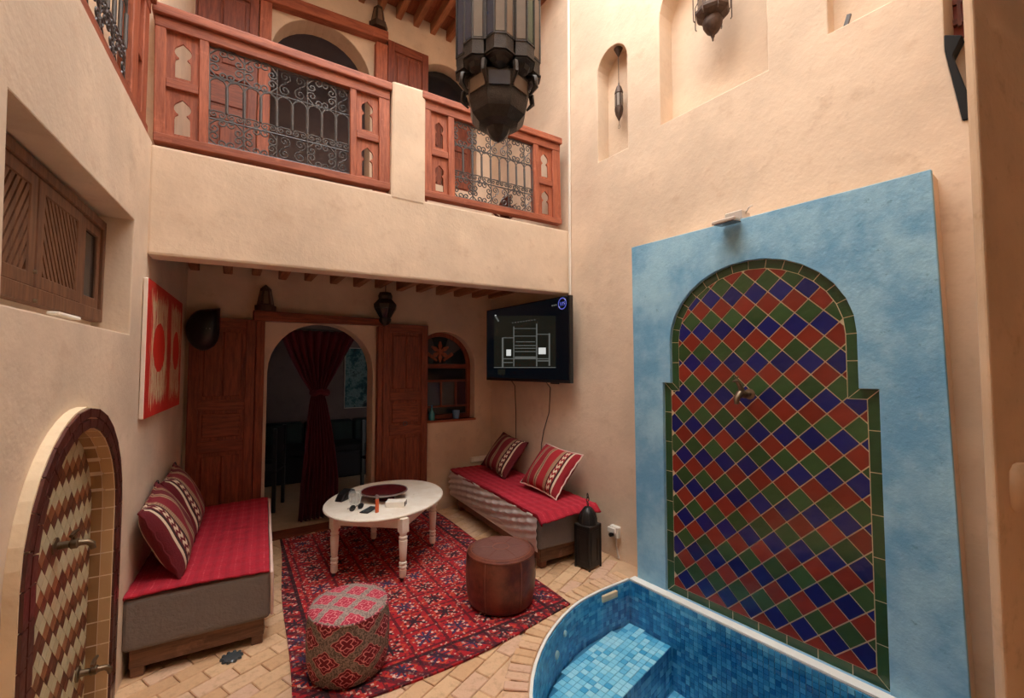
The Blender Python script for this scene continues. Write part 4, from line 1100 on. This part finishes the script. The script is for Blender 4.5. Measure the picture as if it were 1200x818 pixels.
for g in set(gl_cols): pane_me[g.name] = MB().box(-pw, pw, -.002, .002, tz0+.085, tz1-.085).mesh('pane', g)
for k in range(8):
    a = 2*PI*k/8; tbo = put('tube', tube_me, ch, T(rr_*math.cos(a), rr_*math.sin(a), 0) @ RZ(a))
    for q in range(-2, 3):
        put('pane', pane_me[gl_cols[(k*5+q*2) % 6].name], tbo, RZ(q*2*A8) @ T(tr_*.96*math.cos(A8)+.001, 0, 0) @ RZ(PI/2))
core = MB(); core.lathe([(.10, tz0-.03), (.11, tz0), (.11, tz1), (.09, tz1+.06), (.05, tz1+.2), (.03, tz1+.34), (.0, tz1+.36)], 8, a0=A8); core.build('core', LANT, ch, smooth=25)
bk = MB(); bk.lathe([(.155, 3.10), (.165, 3.075), (.158, 2.985), (.156, 2.978), (.158, 2.955), (.146, 2.905), (.108, 2.865), (.064, 2.848), (.055, 2.825), (.05, 2.815), (.03, 2.795), (.008, 2.785), (0, 2.775)], 8, a0=A8)
bko = bk.build('basket', LANT, ch, smooth=22)
for i in range(8):
    a = 2*PI*i/8; w = .165*math.sin(A8)*.82
    MB().prism([(-w, 2.995), (w, 2.995), (w*1.02, 3.065), (-w*1.02, 3.065)], -.003, .003, mat=RZ(a) @ T(.1515, 0, 0) @ RZ(PI/2)).build('pane', (G_AMBER, G_AMBER, G_BLUE)[i % 3], bko)
    r0 = .148
    for zz, sw in ((2.955, 3), (2.935, 2), (2.915, 1)):
        for q in range(-sw, sw+1): MB().lathe([(0, -.001), (.0045, -.001), (.0045, .001), (0, .001)], 5, mat=RZ(a) @ T(.138-(2.955-zz)*.25, q*.012, zz) @ RY(PI/2+.2)).build('perforation', RUST, bko)
for k in range(8):
    a = 2*PI*(k+.5)/8
    MB().tube([(.16*math.cos(a), .16*math.sin(a), 3.10), (.2*math.cos(a), .2*math.sin(a), 3.085), (.205*math.cos(a), .205*math.sin(a), 3.04), (.172*math.cos(a), .172*math.sin(a), 3.0)], [.012, .016, .014, .006], 6).build('bracket', LANT, ch, smooth=True)
for k in range(30):
    z = tz1+.36+k*.062
    MB().tube([(.018*math.cos(a)*(k % 2), .018*math.cos(a)*(1-k % 2), z+.036*math.sin(a)) for a in [2*PI*i/10 for i in range(10)]], .005, 4, closed=True).build('chain_link', IRON, ch)
cb_ = MB().box(-.42, 2.80, GY-.03, GY+.03, 5.82, 5.90); structure('trim_3', cb_, IRON)
def cage_lantern(mat, label, s, panes=6, hook=None, name='wall_lantern', chain=None):
    t = thing(name, label, 'lantern', mat)
    R_ = .085*s
    MB().lathe([(R_*.55, .10*s), (R_*.9, .115*s), (R_, .13*s), (R_, .145*s), (R_*.92, .15*s)], panes, cap=True).build('lower_band', RUST, t)
    MB().lathe([(0, 0), (R_*.1, .0), (R_*.12, .012*s), (R_*.35, .03*s), (R_*.55, .06*s), (R_*.58, .085*s), (R_*.5, .105*s), (0, .105*s)], 16).build('pan', RUST, t, smooth=40)
    MB().lathe([(0, -.022*s), (.004*s, -.02*s), (.006*s, -.006*s), (.003*s, 0), (0, .002*s)], 8).build('finial', RUST, t)
    MB().lathe([(R_*.8, .15*s), (R_*.8, .32*s)], panes, cap=False).build('glass_body', G_PALE, t)
    for k in range(panes):
        a = 2*PI*k/panes; c, s_ = math.cos(a), math.sin(a)
        MB().tube([(R_*.82*c, R_*.82*s_, .14*s), (R_*.82*c, R_*.82*s_, .33*s)], .004*s, 5).build('corner_bar', RUST, t)
        MB().tube([(R_*1.05*c, R_*1.05*s_, .09*s), (R_*1.12*c, R_*1.12*s_, .10*s), (R_*1.12*c, R_*1.12*s_, .22*s), (R_*.84*c, R_*.84*s_, .25*s)], .003*s, 5).build('cage_bar', RUST, t)
        MB().prism([(-R_*.30, .155*s), (R_*.30, .155*s), (R_*.30, .20*s), (-R_*.30, .20*s)], -.0015, .0015, mat=RZ(a+PI/panes) @ T(R_*.80*math.cos(PI/panes)+.003, 0, 0) @ RZ(PI/2)).build('pane', G_AMBER, t)
    MB().lathe([(R_, .32*s), (R_*1.02, .335*s), (R_*.7, .38*s), (R_*.3, .43*s), (R_*.1, .46*s), (0, .47*s)], panes).build('cap', RUST, t)
    if chain: MB().tube([(0, 0, .46*s), (0, 0, .46*s+chain)], .004, 6).build('rod', RUST, t)
    if hook: MB().tube([(0, 0, .46*s), (0, 0, .52*s), (0, hook*.5, .56*s), (0, hook, .55*s)], .006, 6).build('hook', IRON, t)
    return t
xw, zw = on(RW, 838, 46, -.02)
cage_lantern(RW @ T(xw, -.05, zw), 'brown metal cage lantern hanging in the large arched wall niche', 1.35, 8, .21)
xn, zn = on(RW, 725.5, 142, .06)
nl = thing('niche_lantern', 'slim pendant lantern hanging in the narrow arched niche by the conduit', 'lantern', RW @ T(xn, .06, zn))
MB().lathe([(0, 0), (.006, .004), (.03, .06), (.038, .10), (.038, .12), (.033, .125), (.033, .245), (.038, .25), (.036, .27), (.022, .31), (.008, .33), (.006, .35), (0, .352)], 10).build('body', RUST, nl, smooth=30)
for k in range(6):
    a = 2*PI*k/6; MB().box(-.011, .011, -.002, .002, .13, .24, RZ(a) @ T(.034, 0, 0) @ RZ(PI/2)).build('pane', G_PALE, nl)
ztop_n = 4.455-zn
MB().tube([(0, 0, .35), (0, 0, ztop_n-.05)], .0035, 6).build('chain', RUST, nl); MB().lathe([(.006, ztop_n-.07), (.03, ztop_n-.02), (.04, ztop_n), (0, ztop_n+.002)], 14).build('canopy', RUST, nl, smooth=40)
MB().tube([(0, 0, 0), (0, 0, -.03)], .002, 5).build('drop', RUST, nl); MB().tube([(.01*math.sin(a), 0, -.05+.018*math.cos(a)) for a in [2*PI*i/8 for i in range(8)]], .002, 4, closed=True).build('drop_ring', RUST, nl)
def perched(mat, label, s=1.0):
    t = thing('lintel_lantern', label, 'lantern', mat)
    MB().lathe([(0, 0), (.085*s, 0), (.088*s, .05*s), (.07*s, .058*s)], 6).build('base', RUST, t)
    MB().lathe([(.068*s, .055*s), (.042*s, .21*s), (.03*s, .225*s), (.012*s, .24*s), (0, .25*s)], 6).build('tapered_body', RUST, t)
    for k in range(6):
        a = 2*PI*(k+.5)/6
        MB().prism([(-.022*s, 0), (.022*s, 0), (.013*s, .12*s), (-.013*s, .12*s)], -.001, .002, mat=RZ(a) @ T(.0605*s, 0, .065*s) @ RY(-.145) @ RZ(PI/2)).build('pane', G_AMBER, t)
        MB().tube([(.069*s*math.cos(a-PI/6), .069*s*math.sin(a-PI/6), .056*s), (.042*s*math.cos(a-PI/6), .042*s*math.sin(a-PI/6), .212*s)], .003, 4).build('corner_bar', RUST, t)
    return t
perched(BW @ T(1.262, -.052, 5.262), 'weathered tapered lantern standing on the upper door lintel', 1.15)
perched(BW @ T(.262, -.045, 2.126), 'tapered pierced lantern on the left end of the lower door lintel', 1.0)
ol = thing('bracket_lantern', 'dark many-sided lantern hanging at the right end of the lower door lintel', 'lantern', BW @ T(1.335, -.19, 2.055))
MB().lathe([(0, -.02), (.03, -.01), (.06, .02), (.065, .05), (.055, .06), (.115, .16), (.12, .20), (.07, .255), (.075, .29), (.06, .325), (0, .33)], 8).build('body', LANT, ol, smooth=20)
for k in range(8):
    a = 2*PI*(k+.5)/8; MB().prism([(-.018, 0), (.018, 0), (.036, .10), (-.036, .10)], -.001, .0015, mat=RZ(a) @ T(.0545, 0, .064) @ RY(.50) @ RZ(PI/2)).build('pane', G_DARK, ol)
MB().tube([(0, 0, .33), (0, 0, .50), (0, .0, .525)], .005, 6).build('hook', IRON, ol)

# ---------------------------------------------------------------- television, cables, sockets
TVd = -.15
tvx = lambda u, v: on(RW, u, v, TVd)
x0, z1 = -1.235, 2.275; x1, z0 = .157, 1.458
tv = thing('television', 'large flat black television showing a lorry front, on the right wall', 'television', RW)
MB().box(x0, x1, TVd, TVd+.045, z0, z1).build('casing', BLACK, tv, bevel=.004)
MB().box(x0+.016, x1-.016, TVd-.0012, TVd, z0+.03, z1-.014).build('screen', SCR, tv)
MB().box(-.75, -.35, TVd+.045, .02, 1.75, 2.0).build('wall_bracket', IRON, tv); MB().box(-.12, -.02, TVd+.005, TVd+.03, z0-.012, z0).build('sensor', BLACK, tv)
pic = MB(); bgm = MB(); wh = MB(); blu = MB()
def scr(mb, x0_, y0_, x1_, y1_, lay):         # a flat patch of the picture on the screen
    P = [tvx(565+x/6.82, 340+y/6.82) for x, y in ((x0_, y0_), (x1_, y0_), (x1_, y1_), (x0_, y1_))]
    d = TVd-.0014-lay*.0003
    mb.add([(x, d, z) for x, z in P], [(0, 1, 2, 3)])
scr(bgm, 95, 205, 590, 612, 0); scr(bgm, 125, 632, 185, 675, 0)
for (a, b, c, d_) in ((165, 378, 250, 384), (440, 350, 540, 356), (158, 380, 172, 615), (250, 290, 258, 610), (432, 268, 442, 610), (532, 345, 545, 605), (250, 305, 440, 309), (250, 365, 440, 370), (270, 410, 425, 416), (262, 440, 430, 446), (262, 462, 430, 468), (262, 488, 430, 494), (172, 545, 545, 552), (95, 615, 590, 621), (262, 530, 430, 545), (172, 575, 245, 582), (445, 560, 540, 570)): scr(pic, a, b, c, d_, 1)
for i in range(9): scr(pic, 240+i*22, 258-i*3, 250+i*22, 265-i*3, 1)
scr(wh, 195, 475, 232, 525, 2); scr(wh, 452, 460, 510, 512, 2); scr(wh, 104, 198, 114, 205, 2)
for i in range(5): scr(pic, 100+i*6, 198+i*10, 112+i*6, 212+i*10, 1)
for i in range(3): scr(pic, 556+i*15, 119-i*3, 567+i*15, 130-i*3, 1)
cxl, czl = tvx(565+641/6.82, 340+107/6.82)
blu.tube([(cxl+.052*math.cos(a), TVd-.002, czl+.052*math.sin(a)) for a in [2*PI*i/24 for i in range(24)]], .0055, 4, closed=True)
blu.tube([(cxl-.03, TVd-.002, czl+.018), (cxl-.018, TVd-.002, czl-.02), (cxl-.006, TVd-.002, czl+.014)], .004, 4)
blu.tube([(cxl+.004, TVd-.002, czl-.02), (cxl+.004, TVd-.002, czl+.016), (cxl+.018, TVd-.002, czl+.01), (cxl+.004, TVd-.002, czl-.002)], .004, 4)
blu.tube([(cxl+.034, TVd-.002, czl+.018), (cxl+.022, TVd-.002, czl+.008), (cxl+.034, TVd-.002, czl-.006), (cxl+.022, TVd-.002, czl-.018)], .004, 4)
pic.noflip = bgm.noflip = wh.noflip = True
tag(bgm.build('picture_ground', SCR_BG, tv), kind='stuff'); tag(pic.build('picture_lines', SCR_G, tv), kind='stuff'); tag(wh.build('picture_lights', SCR_W, tv), kind='stuff'); tag(blu.build('channel_logo', SCR_B, tv), kind='stuff')
def cable(name, label, pts, m, r=.004): return tag(MB().tube(pts, r, 6).build(name, m, None, RG, smooth=True), label, 'cable')
cable('power_cable', 'thin cable hanging straight down under the television, left of the two', [(-.91, -.10, 1.50), (-.91, -.02, 1.40), (-.905, -.008, 1.1), (-.90, -.008, .55)], BLACK)
cable('power_cable', 'thin looping cable hanging from the television, right of the two', [(-.27, -.10, 1.48), (-.275, -.02, 1.40), (-.31, -.008, 1.15), (-.40, -.008, .95), (-.44, -.008, .80), (-.45, -.008, .55)], BLACK)
sk_ = thing('wall_socket', 'white surface socket box with plug on the wall by the pool', 'socket', RW @ T(.555, -.001, .215))
MB().box(-.045, .045, -.045, 0, -.045, .05).build('box', WHITE, sk_, bevel=.006); MB().box(-.05, .03, -.065, -.045, -.0, .04).build('cover', WHITE, sk_, bevel=.004)
MB().lathe([(0, 0), (.018, 0), (.016, .03), (0, .032)], 12, mat=T(-.012, -.045, -.018) @ RX(PI/2)).build('plug', BLACK, sk_, smooth=True)
tag(MB().tube([(.555, -.012, .17), (.558, -.012, .09), (.575, -.016, .04), (.60, -.03, .012)], .008, 8).build('socket_cable', GREYM, None, RW, smooth=True), 'grey cable dropping from the wall socket to the floor', 'cable')
s3 = thing('wall_socket', 'low white socket strip on the back wall behind the right day bed', 'socket', BW @ T(2.56, -.001, .505))
MB().box(-.13, .13, -.03, 0, -.03, .03).build('box', WHITE, s3, bevel=.004); MB().box(-.1, .1, -.034, -.029, -.018, .018).build('outlet_plate', PAPER, s3)

# ---------------------------------------------------------------- picture, speaker, small things
pm = LW @ T(-.075, -.003, 1.315)
pt_ = thing('painting', 'red abstract canvas with cream streaks and red ovals on the left wall', 'painting', pm)
MB().box(0, 1.12, -.022, 0, 0, .79).build('canvas', CANVAS, pt_, bevel=.003); MB().box(.002, 1.118, -.0245, -.021, .002, .788).build('painted_face', PAINT, pt_)
spk = thing('speaker', 'black rounded wall speaker high in the corner beside the left door leaf', 'speaker', BW @ T(-.168, -.03, 1.95) @ Matrix.Scale(.75, 4, (1, 0, 0)) @ Matrix.Scale(1.08, 4, (0, 0, 1)))
sp_poly = [(.11, -.06), (.11, .165), (.0, .152)]+[(-.045+.165*math.cos(t), -.02+.165*math.sin(t)) for t in [math.radians(100+i*225/24) for i in range(25)]]
hull = MB(); m_ = len(sp_poly); lay = [(1, .028), (1, -.03), (.94, -.075), (.80, -.115), (.55, -.145), (.25, -.158)]
hull.add([(-.01+(x+.01)*k, y, z*k) for k, y in lay for x, z in sp_poly], [(j*m_+i, j*m_+(i+1) % m_, (j+1)*m_+(i+1) % m_, (j+1)*m_+i) for j in range(len(lay)-1) for i in range(m_)]+[tuple(range(m_)), tuple(range((len(lay)-1)*m_, len(lay)*m_))])
hull.build('housing', BLACK, spk, smooth=50)
MB().lathe([(.135, .0), (.14, .004), (.135, .008), (.13, .004)], 28, cap=False, mat=T(-.03, -.055, -.01) @ RX(PI/2)).build('grille_ring', LENS, spk, smooth=50)
for q in (-.012, .02): MB().lathe([(0, 0), (.006, 0), (.006, .003), (0, .003)], 8, mat=T(q, -.155, -.015) @ RX(PI/2)).build('badge_dot', SILV, spk)
bo = thing('bottle', 'small turquoise bottle on the arched window sill', 'bottle', BW @ T(1.955, .045, 1.001))
MB().lathe([(0, 0), (.03, 0), (.034, .01), (.034, .07), (.02, .10), (.011, .115), (.011, .145), (.014, .15), (0, .15)], 18).build('body', TURQ, bo, smooth=40)
MB().lathe([(0, .15), (.012, .15), (.010, .168), (0, .17)], 12).build('stopper', BLUEW, bo)
cu_ = MB(); cu_.lathe([(0, 0), (.036, 0), (.042, .05), (.048, .098), (.044, .098), (.036, .02), (0, .012)], 20)
tag(cu_.build('beaker', BLUEW, None, BW @ T(2.262, .045, 1.001), smooth=40), 'blue and white beaker on the arched window sill', 'cup')
dr = thing('floor_drain', 'dark scalloped floor drain in the bricks before the left day bed', 'drain', T(.045, 2.905, .001) @ Matrix.Scale(.8, 4))
MB().lathe([(0, 0), (.055, 0), (.06, .006), (.05, .012), (0, .012)], 20).build('plate', LENS, dr)
for k in range(10): a = 2*PI*k/10; MB().lathe([(0, 0), (.012, 0), (.01, .014), (0, .016)], 8, mat=T(.058*math.cos(a), .058*math.sin(a), 0)).build('lobe', LENS, dr)
rm_ = MB().box(-.10, .10, -.018, .018, 0, .012)
xs, zs_ = on(LW, 82, 370, .03)
tag(rm_.build('stick', PAPER, None, LW @ T(xs, .045, 1.786+.0), bevel=.003), 'white wooden stick lying on the shuttered window ledge', 'stick')
xg, zg = on(RW, 988, 27, .04)
tag(MB().box(-.01, .01, -.008, .008, 0, .085).build('peg', IRON, None, RW @ T(2.225, .05, 3.556) @ RY(.3)), 'small dark peg leaning in the high square niche', 'peg')

# ---------------------------------------------------------------- upper gallery and the room behind the doorway
pp_ = thing('potted_plant', 'dry reddish plant in a clay pot behind the short balcony railing', 'plant', T(2.33, 3.70, 2.901))
MB().lathe([(0, 0), (.08, 0), (.11, .16), (.12, .165), (.12, .185), (.105, .185), (.10, .15), (0, .15)], 20).build('pot', TERRA, pp_, smooth=40)
lfm = MB(); lfm.grid(lambda u, v: ((u-.5)*.05*math.sin(PI*min(1, v*.98+.02)), .03*v*v, .16*v), 2, 5); lfm = lfm.mesh('leaf', DLEAF)
for k in range(34):
    a = random.uniform(0, 6.28); r = random.uniform(0, .06)
    put('leaf', lfm, pp_, T(r*math.cos(a), r*math.sin(a), .15+random.uniform(0, .14)) @ RZ(a) @ RX(-random.uniform(.2, 1.1)) @ Matrix.Scale(random.uniform(.7, 1.25), 4))
cv = thing('curtain', 'dark plum curtain tied in a knot in the arched doorway', 'curtain', BW @ T(.80, .30, 0))
def prof(z):
    if z > 1.34: k = (z-1.34)/.66; return .055+.34*k**.85
    k = (1.34-z)/1.34; return .055+.13*min(1, k*1.4)**.7
def cfn(u, v):
    z = .03+1.96*v; w = prof(z); x = (2*u-1)*w
    return (x+.02*math.sin(3*z), .035*math.sin(2*PI*u*9+z*1.3)*min(1, w/.16)+.02*math.sin(PI*u), z)
g = MB(); g.grid(cfn, 90, 44); co = g.build('cloth', CURTAIN, cv, smooth=80); md = co.modifiers.new('thickness', 'SOLIDIFY'); md.thickness = .003
MB().tube([(.075*math.cos(a), .055*math.sin(a), 1.34+.012*math.sin(3*a)) for a in [2*PI*i/16 for i in range(16)]], .03, 8, closed=True).build('knot', CURTAIN, cv, smooth=True)
MB().tube([(-.52, .02, 2.0), (.52, .02, 2.0)], .01, 8).build('rod', IRON, cv)
so = thing('sofa', 'dark low sofa along the back of the inner room', 'sofa', T(.25, 6.75, 0))
MB().box(0, 2.2, 0, .85, -.012, .36).build('base', NAVY, so, bevel=.03, seg=2)
for k in range(3): MB().box(.02+k*.73, .72+k*.73, .62, .85, .36, .76).build('back_cushion', DGREEN, so, bevel=.05, seg=3)
for k in range(3): MB().box(.01+k*.73, .73+k*.73, 0, .62, .36, .46).build('seat_cushion', NAVY, so, bevel=.03, seg=2)
def dining_chair(mat, label):
    c = thing('chair', label, 'chair', mat, 'dark chairs in the inner room')
    MB().box(-.21, .21, -.2, .2, .42, .46).build('seat', NAVY, c, bevel=.012)
    for sx1 in (-.19, .19):
        for sy1 in (-.18, .18): MB().box(sx1-.018, sx1+.018, sy1-.018, sy1+.018, 0, .42 if sy1 < 0 else .92).build('leg', BLACK, c)
    MB().box(-.19, .19, .165, .19, .62, .92).build('backrest', NAVY, c, bevel=.01); return c
dining_chair(T(.33, 5.75, 0) @ RZ(-1.9), 'dark chair at the left edge of the arched doorway')
dining_chair(T(1.72, 5.75, 0) @ RZ(.4), 'dark chair at the right edge of the arched doorway')
ip = thing('painting', 'teal and dark abstract picture in the inner room, seen through the doorway', 'painting', T(1.62, 7.69, .92))
MB().box(0, .95, -.03, 0, 0, 1.02).build('canvas', CANVAS, ip); MB().box(.01, .94, -.034, -.03, .01, 1.01).build('painted_face', TEALP, ip)
